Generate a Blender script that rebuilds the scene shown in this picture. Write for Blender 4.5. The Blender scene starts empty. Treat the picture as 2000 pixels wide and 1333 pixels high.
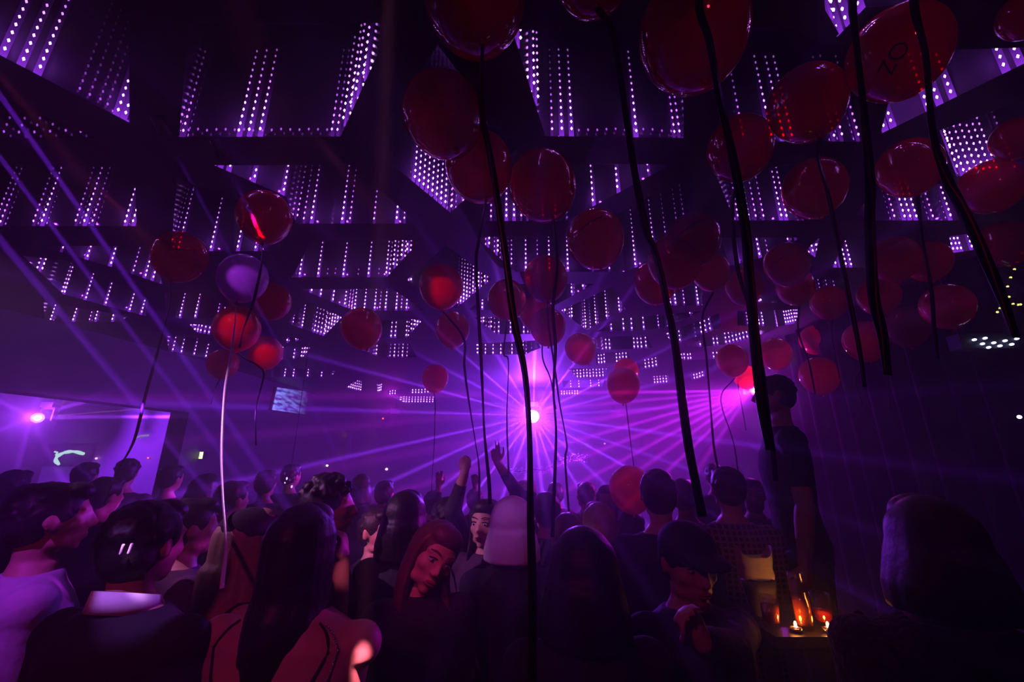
import bpy, bmesh, math, random
from mathutils import Vector, Matrix, Euler
from mathutils.geometry import delaunay_2d_cdt
random.seed(7)
sc = bpy.context.scene
PI = math.pi
# ---------------------------------------------------------------- camera
F = 800.0
TH = math.atan(234.0/800.0)
CAMZ = 1.85
CAM = Vector((0, 0, CAMZ))
cam = bpy.data.cameras.new('camera')
camo = bpy.data.objects.new('camera', cam)
sc.collection.objects.link(camo)
sc.camera = camo
cam.sensor_width = 36
cam.lens = F/2000.0*36
cam.clip_start = 0.05
camo.location = CAM
camo.rotation_euler = (PI/2+TH, 0, 0)
# ---------------------------------------------------------------- render look
sc.view_settings.view_transform = 'Standard'
sc.view_settings.look = 'None'
sc.view_settings.exposure = 0.0
sc.view_settings.gamma = 1.0
sc.view_settings.use_curve_mapping = False
cy = sc.cycles
cy.use_denoising = True
cy.volume_bounces = 0
cy.max_bounces = 7
cy.diffuse_bounces = 0
cy.glossy_bounces = 3
cy.transmission_bounces = 2
cy.transparent_max_bounces = 14
cy.sample_clamp_direct = 0
cy.sample_clamp_indirect = 5.0
cy.caustics_reflective = False
cy.caustics_refractive = False

def ray(x, y):
    c, s = math.cos(TH), math.sin(TH)
    return Vector((x-1000.0, F*c-(666.5-y)*s, F*s+(666.5-y)*c))
def P(x, y, Y):
    r = ray(x, y)
    return CAM + r*(Y/r.y)
def PD(x, y, d):                     # distance along the optical axis
    return CAM + ray(x, y)*(d/F)
def PZ(x, y, z):
    r = ray(x, y)
    return CAM + r*((z-CAMZ)/r.z)
CZ = 3.15                            # underside of the ceiling beams
CTOP = 3.78                          # top of the coffers

# ---------------------------------------------------------------- world: black room full of thin haze
w = bpy.data.worlds.new('world')
sc.world = w
w.use_nodes = True
nt = w.node_tree
nt.nodes['Background'].inputs[0].default_value = (0, 0, 0, 1)
nt.nodes['Background'].inputs[1].default_value = 0
vs = nt.nodes.new('ShaderNodeVolumeScatter')
vs.inputs['Density'].default_value = 0.035
vs.inputs['Anisotropy'].default_value = 0.0
vs2 = nt.nodes.new('ShaderNodeVolumeScatter')
vs2.inputs['Density'].default_value = 0.025
vs2.inputs['Anisotropy'].default_value = 0.8
va = nt.nodes.new('ShaderNodeAddShader')
nt.links.new(vs.outputs[0], va.inputs[0])
nt.links.new(vs2.outputs[0], va.inputs[1])
nt.links.new(va.outputs[0], nt.nodes['World Output'].inputs['Volume'])

# ---------------------------------------------------------------- lights
def link(o):
    sc.collection.objects.link(o)
    return o
def aim(o, d, up='Y'):
    o.rotation_euler = (-Vector(d)).to_track_quat('Z', up).to_euler()
def lamp(name, kind, loc, energy, col, size=0.03, d=None, spot=None, blend=0.3):
    L = bpy.data.lights.new(name, kind)
    L.energy = energy
    L.color = col
    L.shadow_soft_size = size
    if kind == 'SPOT':
        L.spot_size = math.radians(spot)
        L.spot_blend = blend
    o = link(bpy.data.objects.new(name, L))
    o.location = loc
    if d is not None:
        aim(o, d)
    return o
def gobo(o, stops, base, front=1.0):
    """slotted gobo: strength depends on the angle round the lamp's own axis.
    stops: (angle in degrees as seen from the front, half width deg, strength)"""
    n = o.data
    n.use_nodes = True
    n = n.node_tree
    em = n.nodes['Emission']
    tc = n.nodes.new('ShaderNodeTexCoord')
    sx = n.nodes.new('ShaderNodeSeparateXYZ')
    n.links.new(tc.outputs['Normal'], sx.inputs[0])
    def M(op, a, b=None, c=None):
        m = n.nodes.new('ShaderNodeMath')
        m.operation = op
        for i, v in enumerate((a, b, c)):
            if v is None:
                continue
            if isinstance(v, (int, float)):
                m.inputs[i].default_value = v
            else:
                n.links.new(v, m.inputs[i])
        return m.outputs[0]
    ang = M('ARCTAN2', sx.outputs[1], M('MULTIPLY', sx.outputs[0], -1.0))
    acc = None
    for a, hw, s in stops:
        a = math.radians(a)
        hw = math.radians(hw)
        d = M('SUBTRACT', ang, a)
        d = M('WRAP', d, PI, -PI)
        d = M('DIVIDE', d, hw)
        d = M('MULTIPLY', d, d)
        d = M('MULTIPLY', d, -1.0)
        d = M('EXPONENT', d)
        acc = M('MULTIPLY_ADD', d, s, acc if acc is not None else base)
    if front < 1:                        # added dimming along the axis, toward the camera, keeps near haze dark
        z = n.nodes.new('ShaderNodeMapRange')
        z.interpolation_type = 'SMOOTHSTEP'
        z.inputs['From Min'].default_value = -.985
        z.inputs['From Max'].default_value = -.45
        z.inputs['To Min'].default_value = front
        z.inputs['To Max'].default_value = 1
        n.links.new(sx.outputs[2], z.inputs['Value'])
        acc = M('MULTIPLY', acc, z.outputs[0])
    n.links.new(acc, em.inputs['Strength'])

STAR = P(1041, 814, 7.2)
FAN = P(1478, 763, 4.6)
SIDE = P(74, 817, 6.6)
star = lamp('spot_lamp', 'POINT', STAR + Vector((0, -0.12, 0)), 2000, (0.27, 0.028, 1.0), 0.015)
star.rotation_euler = (-(CAM-STAR)).to_track_quat('Z', 'Y').to_euler()
STARRAYS = [(88, 2, 1.3), (51, .8, 2.6), (63, 2, .6), (26, .9, 2.0), (14, 1.3, .8), (3, 1.2, .6), (-8, 1.2, 1.1), (-19, 1.2, .7), (-29, .9, 1.9), (-44, 2, .7),
            (-58, 1.6, 1.2), (-72, 2, 1.1), (-84, 2.5, 1.0), (-98, 1.8, 1.2), (-112, 1.6, 1.2), (-128, .9, 2.4), (-143, 1.4, 1.0), (-156, 1.2, 1.3), (-168, 1.0, 1.5),
            (178, 1.1, 1.1), (165, .9, 1.7), (152, 1.5, .8), (139, 1.0, 1.8), (121, 2, .8), (104, 1.6, .9)]
fan = lamp('spot_lamp', 'POINT', FAN + Vector((-0.12, -0.10, -0.02)), 1300, (0.50, 0.012, 0.80), 0.015)
fan.rotation_euler = (-(CAM-FAN)).to_track_quat('Z', 'Y').to_euler()
FANRAYS = [(176, 1.2, 2.6), (181, 1.2, 1.6), (187, 1.6, 1.5), (193, 1.2, 2.2), (199, 1.5, 1.8), (206, 1.1, 2.2), (213, 1.4, 1.4), (221, 1.2, 1.6), (232, 2.5, .5)]
FANRAYS = [(a if a <= 180 else a-360, h, s) for a, h, s in FANRAYS]
side = lamp('spot_lamp', 'POINT', SIDE + Vector((0.05, -0.14, 0)), 380, (0.34, 0.035, 1.0), 0.03)
side.rotation_euler = (-(CAM-SIDE)).to_track_quat('Z', 'Y').to_euler()
SIDERAYS = [(4.6, .55, 9), (29, .8, 7), (48, 1.5, 1.5), (88, 2, 1), (150, 3, 1), (-60, 2, .8), (-88, 2, 1), (-140, 3, .8)]
gobo(star, [(a, h*.55, q*1.5) for a, h, q in STARRAYS], 0.6, .30)
gobo(fan, [(a, h*.55, q*.9) for a, h, q in FANRAYS]+[(200, 30, .45)], 0.07, .3)
gobo(side, SIDERAYS, 0.8, .3)
# narrow parallel beams raking down from the rig at the upper left
BD = ray(1230, 1950).normalized()
BEAMS = [(-70, 85, 1.4, 1.2), (-110, 160, 1.4, 1.0), (-200, 235, 0.7, 1.4), (-260, 150, 1.4, .9), (-560, 490, 1.0, 1.7), (-330, 445, 0.7, 1.0), (440, 315, .7, .8), (330, 275, .7, .6)]
def beam_source(x, y):
    return PZ(x, y, CZ-0.06)
for (bx, by, wdt, e) in BEAMS:
    lamp('beam_lamp', 'SPOT', beam_source(bx, by), 42000*e, (0.22, 0.02, 0.9), 0.008, BD, wdt, 0.6)
# unseen fill lamps added behind the camera to brighten faces and balloons
lamp('fill_spot', 'SPOT', (-1.1, -1.0, 3.0), 42, (1.0, 0.05, 0.40), 0.10, Vector((0.6, 2.7, -1.6)), 58, 1.0)
lamp('fill_spot', 'SPOT', (0.6, -2.2, 3.0), 19, (1.0, 0.03, 0.10), 0.12, Vector((0.2, 4.2, 0.4)), 70, 1.0)
def pin(t, src, e, col, ang, bl=.7):  # unseen spots added to brighten one target each
    lamp('unseen_spot', 'SPOT', src, e, col, .01, Vector(t)-Vector(src), ang, bl)
pin((-.99, 1.22, 1.50), (-1.2, .1, 3.05), 150, (.42, .14, 1.0), 6)         # collar of the suited man
pin((-.372, 1.20, 1.40), (-.1, .1, 3.05), 2600, (1, .24, .45), 1.6, 1.0)      # bare shoulder
pin((-.53, 1.42, 1.58), (-.2, .3, 3.05), 90, (1, .16, .45), 2.2, .9)       # raised hand beside the long hair
pin((-1.48, 1.40, 1.49), (-1.7, .3, 3.05), 130, (.45, .03, 1.0), 13)       # grey t-shirt
pin((-.72, 2.37, 1.50), (-1.6, .9, 3.05), 160, (1, .10, .35), 7)           # face of the man in black
pin((-.32, 1.62, 1.52), (-.6, .3, 3.05), 46, (1, .05, .38), 10)            # face of the tilting woman
pin((-1.00, 1.17, 1.63), (-1.05, .35, 3.05), 420, (.9, .40, 1), 1.3, .9)    # glint on the suited man's hair
pin((-1.40, 1.80, 1.95), (-2.7, 1.0, 3.0), 260, (.9, .30, 1.0), 27)      # silver ribbon
pin((-1.60, 2.24, 2.89), (-1.75, .9, 2.95), 90, (.50, .05, 1.0), 8)         # the pale balloon
pin((-1.77, 2.51, 2.66), (-1.9, 1.6, 3.06), 75, (1, .10, .30), 14)          # bright red ones below it
pin((-2.17, 3.50, 2.74), (-2.0, 2.5, 3.06), 90, (1, .10, .28), 13)
pin((-.43, 2.31, 2.85), (-.78, 1.2, 3.06), 110, (1, .10, .30), 9)
pin((.12, 3.06, 2.86), (.10, 2.3, 3.08), 60, (1, .10, .25), 14)
pin((.61, 3.52, 2.80), (.8, 2.0, 3.0), 200, (1, .25, .55), 8)
pin((0, 1.80, 1.58), (-.5, .9, 3.05), 26, (.50, .10, 1.0), 10)              # pale hood
# magenta fill lamps added at the back of the room
BACKF = [Vector((2.4, 9.2, 2.9)), Vector((-2.6, 8.8, 2.9))]
for q in BACKF:
    lamp('back_fill', 'POINT', q, 14, (0.60, 0.004, 0.72), 0.1)
for tx, ty in ((318, 797), (160, 771)):
    t = P(tx, ty, 6.4)
    lamp('beam_lamp', 'SPOT', SIDE + Vector((0.08, -0.1, 0)), 26000, (1.0, .22, .75), .006, t-SIDE, .7, .5)

# ================================================================ helpers
def mat(name, base=(.5, .5, .5), rough=.5, metal=0, emis=None, estr=0, spec=.5, coat=0, sheen=0, nscale=0, namt=0, sample=True, bump=0):
    m = bpy.data.materials.new(name)
    m.use_nodes = True
    n = m.node_tree
    b = n.nodes['Principled BSDF']
    b.inputs['Base Color'].default_value = (*base, 1)
    b.inputs['Roughness'].default_value = rough
    b.inputs['Metallic'].default_value = metal
    b.inputs['Specular IOR Level'].default_value = spec
    b.inputs['Coat Weight'].default_value = coat
    b.inputs['Sheen Weight'].default_value = sheen
    if emis:
        b.inputs['Emission Color'].default_value = (*emis, 1)
        b.inputs['Emission Strength'].default_value = estr
    if not sample:
        m.cycles.emission_sampling = 'NONE'
    if nscale:
        tc = n.nodes.new('ShaderNodeTexCoord')
        t = n.nodes.new('ShaderNodeTexNoise')
        t.inputs['Scale'].default_value = nscale
        n.links.new(tc.outputs['Object'], t.inputs['Vector'])
        mx = n.nodes.new('ShaderNodeMix')
        mx.data_type = 'RGBA'
        mx.inputs[6].default_value = (*[c*(1-namt) for c in base], 1)
        mx.inputs[7].default_value = (*[min(1, c*(1+namt)) for c in base], 1)
        n.links.new(t.outputs['Fac'], mx.inputs[0])
        n.links.new(mx.outputs[2], b.inputs['Base Color'])
        if bump:
            bp = n.nodes.new('ShaderNodeBump')
            bp.inputs['Strength'].default_value = bump
            bp.inputs['Distance'].default_value = .01
            n.links.new(t.outputs['Fac'], bp.inputs['Height'])
            n.links.new(bp.outputs[0], b.inputs['Normal'])
    return m
def mesh_obj(name, verts, faces, m, parent=None, smooth=True, kind=None):
    me = bpy.data.meshes.new(name)
    me.from_pydata([tuple(v) for v in verts], [], faces)
    me.update()
    if m:
        me.materials.append(m)
    if smooth:
        me.polygons.foreach_set('use_smooth', [True]*len(me.polygons))
    o = link(bpy.data.objects.new(name, me))
    if parent:
        o.parent = parent
    if kind:
        o['kind'] = kind
    return o
def tag(o, label, cat, group=None, kind=None):
    o['label'] = label
    o['category'] = cat
    if group:
        o['group'] = group
    if kind:
        o['kind'] = kind
    return o
def empty(name, loc=(0, 0, 0), rz=0):
    o = link(bpy.data.objects.new(name, None))
    o.location = loc
    o.rotation_euler = (0, 0, rz)
    o.empty_display_size = .1
    return o
class MB:
    """collects verts and faces"""
    def __init__(s):
        s.v = []
        s.f = []
    def add(s, v, f):
        k = len(s.v)
        s.v += [Vector(x) for x in v]
        s.f += [tuple(i+k for i in q) for q in f]
    def box(s, a, b):
        x0, y0, z0 = a
        x1, y1, z1 = b
        s.add([(x0, y0, z0), (x1, y0, z0), (x1, y1, z0), (x0, y1, z0), (x0, y0, z1), (x1, y0, z1), (x1, y1, z1), (x0, y1, z1)],
              [(0, 3, 2, 1), (4, 5, 6, 7), (0, 1, 5, 4), (1, 2, 6, 5), (2, 3, 7, 6), (3, 0, 4, 7)])
    def rings(s, rings, cap=True, closed=True):
        n = len(rings[0])
        v = [p for r in rings for p in r]
        f = []
        for i in range(len(rings)-1):
            for j in range(n if closed else n-1):
                k = (j+1) % n
                f.append((i*n+j, i*n+k, (i+1)*n+k, (i+1)*n+j))
        if cap:
            f.append(tuple(range(n-1, -1, -1)))
            f.append(tuple((len(rings)-1)*n+j for j in range(n)))
        s.add(v, f)
    def capsule(s, a, b, ra, rb, seg=12, sq=1.0, side=None):
        """round cone from a to b; sq squashes across 'side' vector"""
        a = Vector(a)
        b = Vector(b)
        ax = (b-a)
        L = ax.length
        ax = ax/L if L > 1e-6 else Vector((0, 0, 1))
        if side is None:
            side = Vector((0, 1, 0)) if abs(ax.y) < .9 else Vector((1, 0, 0))
        u = (side - ax*side.dot(ax)).normalized()
        w_ = ax.cross(u)
        R = []
        K = 4
        for i in range(K+1):
            t = PI/2*(1-i/K)
            R.append((a-ax*ra*math.sin(t), max(ra*math.cos(t), .0004)))
        for i in range(K+1):
            t = PI/2*i/K
            R.append((b+ax*rb*math.sin(t), max(rb*math.cos(t), .0004)))
        s.rings([[c+u*(r*sq*math.cos(q))+w_*(r*math.sin(q)) for q in [2*PI*j/seg for j in range(seg)]] for c, r in R])
    def ellip(s, c, r, M=None, seg=20, rg=12):
        c = Vector(c)
        rr = []
        for i in range(rg+1):
            t = PI*i/rg
            st = max(math.sin(t), .004)
            ring = []
            for j in range(seg):
                q = 2*PI*j/seg
                p = Vector((r[0]*st*math.cos(q), r[1]*st*math.sin(q), -r[2]*math.cos(t)))
                ring.append(c+(M@p if M else p))
            rr.append(ring)
        s.rings(rr)
    def build(s, name, m, parent=None, smooth=True, kind=None):
        return mesh_obj(name, s.v, s.f, m, parent, smooth, kind)
def tube(pts, r, seg=8, taper=None):
    mb = MB()
    rings = []
    n = len(pts)
    for i, p in enumerate(pts):
        p = Vector(p)
        d = (Vector(pts[min(i+1, n-1)])-Vector(pts[max(i-1, 0)])).normalized()
        s_ = Vector((0, 0, 1)) if abs(d.z) < .9 else Vector((0, 1, 0))
        u = (s_-d*s_.dot(d)).normalized()
        w_ = d.cross(u)
        rr = r if taper is None else r*taper[i]
        rings.append([p+u*rr*math.cos(2*PI*j/seg)+w_*rr*math.sin(2*PI*j/seg) for j in range(seg)])
    mb.rings(rings)
    return mb
def spline(pts, n):
    """catmull-rom through pts"""
    pts = [Vector(p) for p in pts]
    Q = [pts[0]*2-pts[1]]+pts+[pts[-1]*2-pts[-2]]
    out = []
    segs = len(pts)-1
    for i in range(n+1):
        t = i/n*segs
        k = min(int(t), segs-1)
        t -= k
        a, b, c, d = Q[k:k+4]
        out.append(.5*((2*b)+(c-a)*t+(2*a-5*b+4*c-d)*t*t+(3*b-a-3*c+d)*t**3))
    return out

# ================================================================ materials
M = {}
M['black'] = mat('matt_black_paint', (.010, .008, .014), .7, nscale=3, namt=.4)
M['beam'] = mat('ceiling_black', (.005, .004, .007), .6, nscale=5, namt=.4)
M['wall'] = mat('dark_wall_paint', (.014, .008, .022), .7, nscale=2, namt=.3)
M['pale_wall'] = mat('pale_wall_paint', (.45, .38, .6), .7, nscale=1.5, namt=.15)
M['floor'] = mat('dark_floor', (.02, .017, .025), .4, nscale=4, namt=.4)
M['mirror'] = mat('smoked_mirror', (.17, .12, .22), .10, metal=.6)
def led_material(name, strength, col):
    m = bpy.data.materials.new(name)
    m.use_nodes = True
    n = m.node_tree
    n.nodes.clear()
    out = n.nodes.new('ShaderNodeOutputMaterial')
    em = n.nodes.new('ShaderNodeEmission')
    em.inputs[0].default_value = (*col, 1)
    tc = n.nodes.new('ShaderNodeTexCoord')
    sx = n.nodes.new('ShaderNodeSeparateXYZ')
    n.links.new(tc.outputs['Object'], sx.inputs[0])
    a = n.nodes.new('ShaderNodeMath')
    a.operation = 'MULTIPLY'
    a.inputs[1].default_value = -13
    n.links.new(sx.outputs[2], a.inputs[0])
    b = n.nodes.new('ShaderNodeMath')
    b.operation = 'EXPONENT'
    n.links.new(a.outputs[0], b.inputs[0])
    c = n.nodes.new('ShaderNodeMath')
    c.operation = 'MULTIPLY_ADD'
    c.inputs[1].default_value = strength
    c.inputs[2].default_value = strength*.004
    n.links.new(b.outputs[0], c.inputs[0])
    n.links.new(c.outputs[0], em.inputs[1])
    n.links.new(em.outputs[0], out.inputs[0])
    m.cycles.emission_sampling = 'NONE'
    return m
M['led'] = [led_material('led_bright', 60, (.62, .20, 1)), led_material('led_mid', 14, (.50, .12, 1)), led_material('led_dim', 1.2, (.55, .10, 1))]
M['led_halo'] = [led_material('led_halo_bright', .8, (.30, .035, .85)), led_material('led_halo_mid', .30, (.30, .03, .8)), led_material('led_halo_dim', .05, (.3, .03, .7))]  # halo round the lamps, put in as emission

# ================================================================ the room
def box_obj(name, a, b, m, kind='structure'):
    mb = MB()
    mb.box(a, b)
    return mb.build(name, m, None, False, kind)
floor = box_obj('floor', (-11, -4, -.1), (6.5, 13, 0), M['floor'])
box_obj('wall_back', (-11, 12.0, 0), (6.5, 12.2, 4), M['wall'])
box_obj('wall_right', (4.9, -4, 0), (5.1, 12.0, 4), M['black'])
box_obj('wall_rear', (-11, -4.2, 0), (6.5, -4, 4), M['black'])
box_obj('wall_left', (-9.2, -4, 0), (-9.0, 12.0, 4), M['wall'])

# ---- ceiling coffers: openings (as seen in the photograph) carried onto the underside of the ceiling
# key: outline, list of led strips (x on the far edge, rows, brightness class)
CO = []
def coffer(outline, strips, label, led=(0, 0), top=None):
    CO.append((outline, strips, label, top))
def S(*xs, b=0, n=13):
    return [(x, n, b) for x in xs]
def dense(x0, x1, k, b=0, n=13):
    return [(x0+(x1-x0)*i/(k-1), n, b) for i in range(k)]
coffer([(253, 240), (-120, 45), (-120, -150), (250, -150)], S(3, 40, 72) + S(226, 240)+S(150, 170, 190, 205, b=2), 'mirrored light coffer in the top left corner with a slanting lower edge')
coffer([(-100, 150), (190, 270), (-100, 272)], S(10, 40, 70, 100, 130, 160, b=2, n=3), 'dim triangular light coffer under the slanting beam at the left edge')
coffer([(368, 45), (765, 45), (665, 267), (350, 268)], S(468, 488, 509) + S(649, 660, b=1)+S(675, 690, 700, 715) + S(353, 360, b=1)+[(x, 1, 2) for x in range(370, 650, 18)], 'widest light coffer at upper left with three straight columns of lamps in its middle')
coffer([(-120, 325), (263, 325), (267, 442), (-120, 442)], S(83, 166, 246, 261)+S(67, 149, 182, b=1)+S(3, -8, b=1), 'rectangular light coffer at the left edge with three blurred violet glows')
coffer([(346, 348), (570, 432), (548, 491), (334, 491)], S(350, 413, 465)+S(500, b=0)+S(340, b=1), 'light coffer behind the two highest balloons on the left')
coffer([(418, 323), (690, 323), (815, 437), (578, 437), (560, 385)], S(430, 446, 494, 551, 609, 669)+S(575, 594, 684, 731, 790, b=1)+S(775, b=0), 'long light coffer right of the round balloon with six pairs of lamp columns')
coffer([(609, 470), (820, 470), (755, 542), (570, 542)], S(586, 622, 671, 720, 757)+S(771, 787, 798, b=0)+S(640, 655, 700, 740, b=2, n=2), 'tapered light coffer with four evenly spaced lamp columns left of the diamond')
coffer([(588, 565), (765, 565), (830, 607), (690, 607)], S(606, 624, 648, 671, 693, 712, 732, 753, 774, 794)+S(679, 684, 742, 784, b=1), 'light coffer just above the oval balloon, closely striped')
coffer([(690, 627), (826, 624), (794, 660), (740, 661)], S(764, 772, 795, 805, 812, 818)+S(720, b=1), 'small light coffer right of the oval balloon')
coffer([(680, 674), (800, 672), (815, 698), (760, 699), (735, 695)], S(708, 733, 770, 786)+S(778, 795, 762, b=1), 'shallow light coffer under the oval balloon')
coffer([(600, 590), (668, 620), (632, 657), (560, 631)], dense(612, 662, 9)+S(588, b=0)+S(570, b=1), 'bluish diamond light coffer left of the oval balloon')
coffer([(535, 655), (592, 664), (560, 670), (530, 670)], S(562, 579, b=0), 'sliver of a light coffer behind the left balloon cluster')
coffer([(530, 678), (608, 678), (588, 701), (530, 704)], S(574, 590, 596, 550), 'small light coffer right of the left balloon cluster')
coffer([(530, 716), (660, 726), (640, 737), (530, 737)], S(573, 601, 628, 556), 'low light coffer above the wall screen')
coffer([(871, 480), (960, 545), (890, 603), (793, 548)], S(902, 908, 914, 926, 937, 949)+S(896, 920, 931, b=1)+S(800, b=0, n=2), 'diamond light coffer in the middle of the ceiling behind a bright balloon')
coffer([(78, 481), (296, 481), (318, 556), (215, 521)], S(168, 214, 281, 296)+S(119, 257, b=1), 'curved light coffer left of the round balloon with raking lamp columns')
coffer([(45, 500), (130, 510), (290, 585), (285, 618), (204, 597), (123, 575)], S(76, 123, 165, 204, 251, 274), 'lowest curved light coffer along the left wall')
coffer([(85, 590), (250, 618), (235, 629), (88, 629)], S(100, 144, 187, 220)+S(176, b=1), 'narrow light coffer by the left wall')
coffer([(322, 573), (400, 573), (440, 600), (450, 622), (325, 622)], S(352, 382)+S(324, b=1)+S(425, 437, b=1), 'square light coffer below the lowest balloon on the left')
coffer([(325, 652), (405, 665), (425, 703), (330, 686)], S(336, 353, 378, 401), 'light coffer left of the hanging balloon cluster')
coffer([(370, 634), (415, 636), (418, 655), (385, 650)], S(375, 383, 391, 399, 407), 'tiny bright light coffer left of the hanging balloon cluster')
coffer([(1000, 58), (1330, 60), (1336, 270), (1065, 266)], S(1003, 1010, 1037, 1045)+S(1097, 1116, 1242)+S(1078, b=1)+S(1326, 1316, b=1)+[(x, 1, 2) for x in range(1130, 1320, 18)], 'big light coffer right of the top balloon with a pair of lamp columns')
coffer([(855, 88), (1010, 290), (880, 416), (724, 287)], dense(806, 866, 8)+S(877, 886, b=1), 'big diamond light coffer partly hidden by two stacked balloons')
coffer([(1000, 320), (1312, 321), (1105, 432), (935, 432)], S(989, 1004, 1161, 1209, 1246)+S(959, 1018, 1269, b=1)+S(1060, 1030, 1085, b=1), 'light coffer behind the middle balloons, cut by a slanting beam')
coffer([(930, 463), (1115, 463), (1352, 342), (1365, 478), (1220, 531), (1005, 531)], S(952, 969, 1027, 1073, 1109, 1243, 1281)+S(996, 980, 1306, 1345, 1158, 1330, b=1)+S(1050, 1190, b=1), 'many sided light coffer in the middle right with a steep upper beam')
coffer([(1000, 555), (1160, 555), (1070, 604), (915, 606), (935, 590)], S(942, 1119, 1141)+S(1000, 1060, b=1), 'narrow light coffer above the small bright balloons')
coffer([(925, 620), (1040, 620), (1100, 640), (1035, 653), (970, 653)], S(942, 957, 974, 997, 1023)+S(1031, 935, b=1), 'low light coffer under two overlapping balloons')
coffer([(1197, 560), (1222, 605), (1145, 645), (1095, 607)], S(1101, 1115, 1142, 1166, 1187, 1212), 'glowing violet diamond light coffer with five lamp spots along its lower edge')
coffer([(1215, 622), (1370, 608), (1300, 640), (1250, 646), (1165, 648)], S(1218, 1234, 1258, 1194)+S(1287, 1315, 1350, b=1), 'thin light coffer right of the glowing diamond')
coffer([(1155, 660), (1262, 655), (1275, 680), (1180, 684), (1165, 680)], S(1184, 1191)+S(1239, 1246, 1253, 1262), 'small light coffer with four bright lamp columns right of the pink balloon')
coffer([(1300, 652), (1405, 612), (1407, 640), (1315, 674)], dense(1308, 1330, 4)+dense(1372, 1389, 3), 'four sided light coffer holding two lamp blocks')
coffer([(1440, 608), (1562, 605), (1552, 632), (1520, 638), (1440, 636)], S(1475, 1482, 1490)+S(1460, 1468, b=1)+dense(1536, 1550, 4), 'flat light coffer under the dark red balloon pair')
coffer([(1335, 676), (1415, 650), (1500, 645), (1480, 657), (1420, 673), (1370, 678)], dense(1420, 1475, 9)+S(1395, 1402, 1367), 'long dotted light coffer reaching toward the ribbons')
coffer([(1325, 690), (1440, 684), (1430, 700), (1335, 704)], S(1337, 1344, 1349, 1394, 1401), 'low light coffer with two small lamp groups')
coffer([(1160, 690), (1228, 688), (1232, 707), (1165, 712)], dense(1205, 1224, 4)+dense(1170, 1181, 3), 'far light coffer above the low hanging balloon')
coffer([(1243, 706), (1285, 698), (1286, 716), (1246, 724)], dense(1262, 1283, 4), 'far dotted light coffer right of the low hanging balloon')
coffer([(1110, 720), (1185, 720), (1182, 737), (1128, 739)], dense(1128, 1178, 9), 'far light coffer filled with an even block of lamps')
coffer([(1098, 744), (1180, 742), (1176, 756), (1100, 759)], S(1115, 1131, 1154, 1170), 'far light coffer with four separate lamps')
coffer([(1274, 736), (1305, 734), (1305, 748), (1276, 750)], dense(1279, 1302, 5), 'far small light coffer by the thin ribbon')
coffer([(1346, 730), (1376, 724), (1376, 736), (1352, 743)], dense(1352, 1374, 5), 'far small light coffer by the thick ribbon')
coffer([(1095, 764), (1135, 763), (1132, 771), (1094, 772)], dense(1097, 1128, 7), 'farthest light coffer right of the star light')
coffer([(676, 757), (700, 742), (706, 744), (705, 765)], dense(680, 703, 7), 'triangular far light coffer above the small orange light')
coffer([(736, 750), (746, 749), (746, 764), (738, 766)], dense(739, 745, 3), 'tiny far light coffer left of the lowest left balloon')
coffer([(756, 763), (842, 758), (846, 768), (758, 772)], dense(806, 836, 6)+dense(762, 772, 3), 'far light coffer below the hazy balloon')
coffer([(762, 774), (848, 774), (846, 787), (790, 787)], dense(782, 845, 12), 'farthest striped light coffer left of the star light')
coffer([(930, 672), (1050, 665), (1056, 680), (1025, 693), (932, 693)], S(933, 948, 963, 978, 1000, 1022), 'light coffer in the haze above the star light')
coffer([(1600, -100), (1850, -100), (1790, 5), (1690, 15), (1640, 68), (1612, 20)], S(1622, 1642, 1660, 1685, 1783), 'light coffer at the upper right edge above the biggest balloon')
coffer([(1400, 50), (1530, 55), (1635, 100), (1690, 270), (1690, 277), (1400, 276)], S(1505, 1528, 1545, b=0)+S(1627, 1643, 1675, b=1)+S(1420, 1450, b=1), 'light coffer with two bright raking columns between the large balloons')
coffer([(1760, 100), (2100, 90), (2050, 100), (1720, 262)], S(1745, 1815, 1836, 1862, 1966, 1995, 1730), 'light coffer above the thick slanting beam at right')
coffer([(1835, 255), (2100, 160), (2100, 330), (1868, 345)], dense(1880, 1945, 6, b=0)+S(1865, 1850, b=0)+S(1980, b=1), 'light coffer below the thick slanting beam at right')
coffer([(1720, 352), (1870, 362), (1890, 431), (1705, 431), (1672, 420)], S(1765, 1776, 1788, 1855)+S(1707, b=1)+S(1745, 1820, b=1), 'light coffer under the balloon beside the right hand ribbon')
coffer([(1400, 345), (1545, 322), (1590, 331), (1570, 431), (1435, 431)], S(1450, 1461, 1525, 1535)+S(1475, b=1)+S(1490, 1440, b=1), 'light coffer with clustered lamps between two ribbons at right')
coffer([(1408, 464), (1565, 464), (1500, 500), (1425, 520)], S(1443, 1485)+S(1463, 1543, 1555, b=1), 'light coffer beside the dark balloon pair at right')
coffer([(1573, 490), (1600, 465), (1592, 503)], S(1585, 1590), 'sliver shaped light coffer between dark beams')
coffer([(1655, 462), (1700, 462), (1740, 523), (1625, 523)], S(1631, 1641, 1651, 1661), 'light coffer with a triangle of lamps at right')
coffer([(1578, 545), (1650, 545), (1655, 595), (1585, 590)], S(1590, 1605, 1620, 1635, b=1), 'light coffer above a speckled balloon at right')
coffer([(1855, 462), (1905, 455), (1910, 487), (1858, 495)], S(1862, 1877, 1870, 1898), 'bright light coffer left of the rightmost ribbon')
coffer([(1270, 560), (1372, 555), (1372, 597), (1305, 597)], S(1309, 1319, 1363)+S(1336, b=1), 'light coffer below the group of three dark balloons')
coffer([(1468, 577), (1518, 577), (1518, 592), (1478, 592)], S(1485, b=0, n=2), 'dim light coffer with one lamp between balloons')
coffer([(1600, 690), (1634, 678), (1634, 690), (1606, 700)], S(1612, 1620, 1628), 'small far light coffer under the dark balloons at right')

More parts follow.
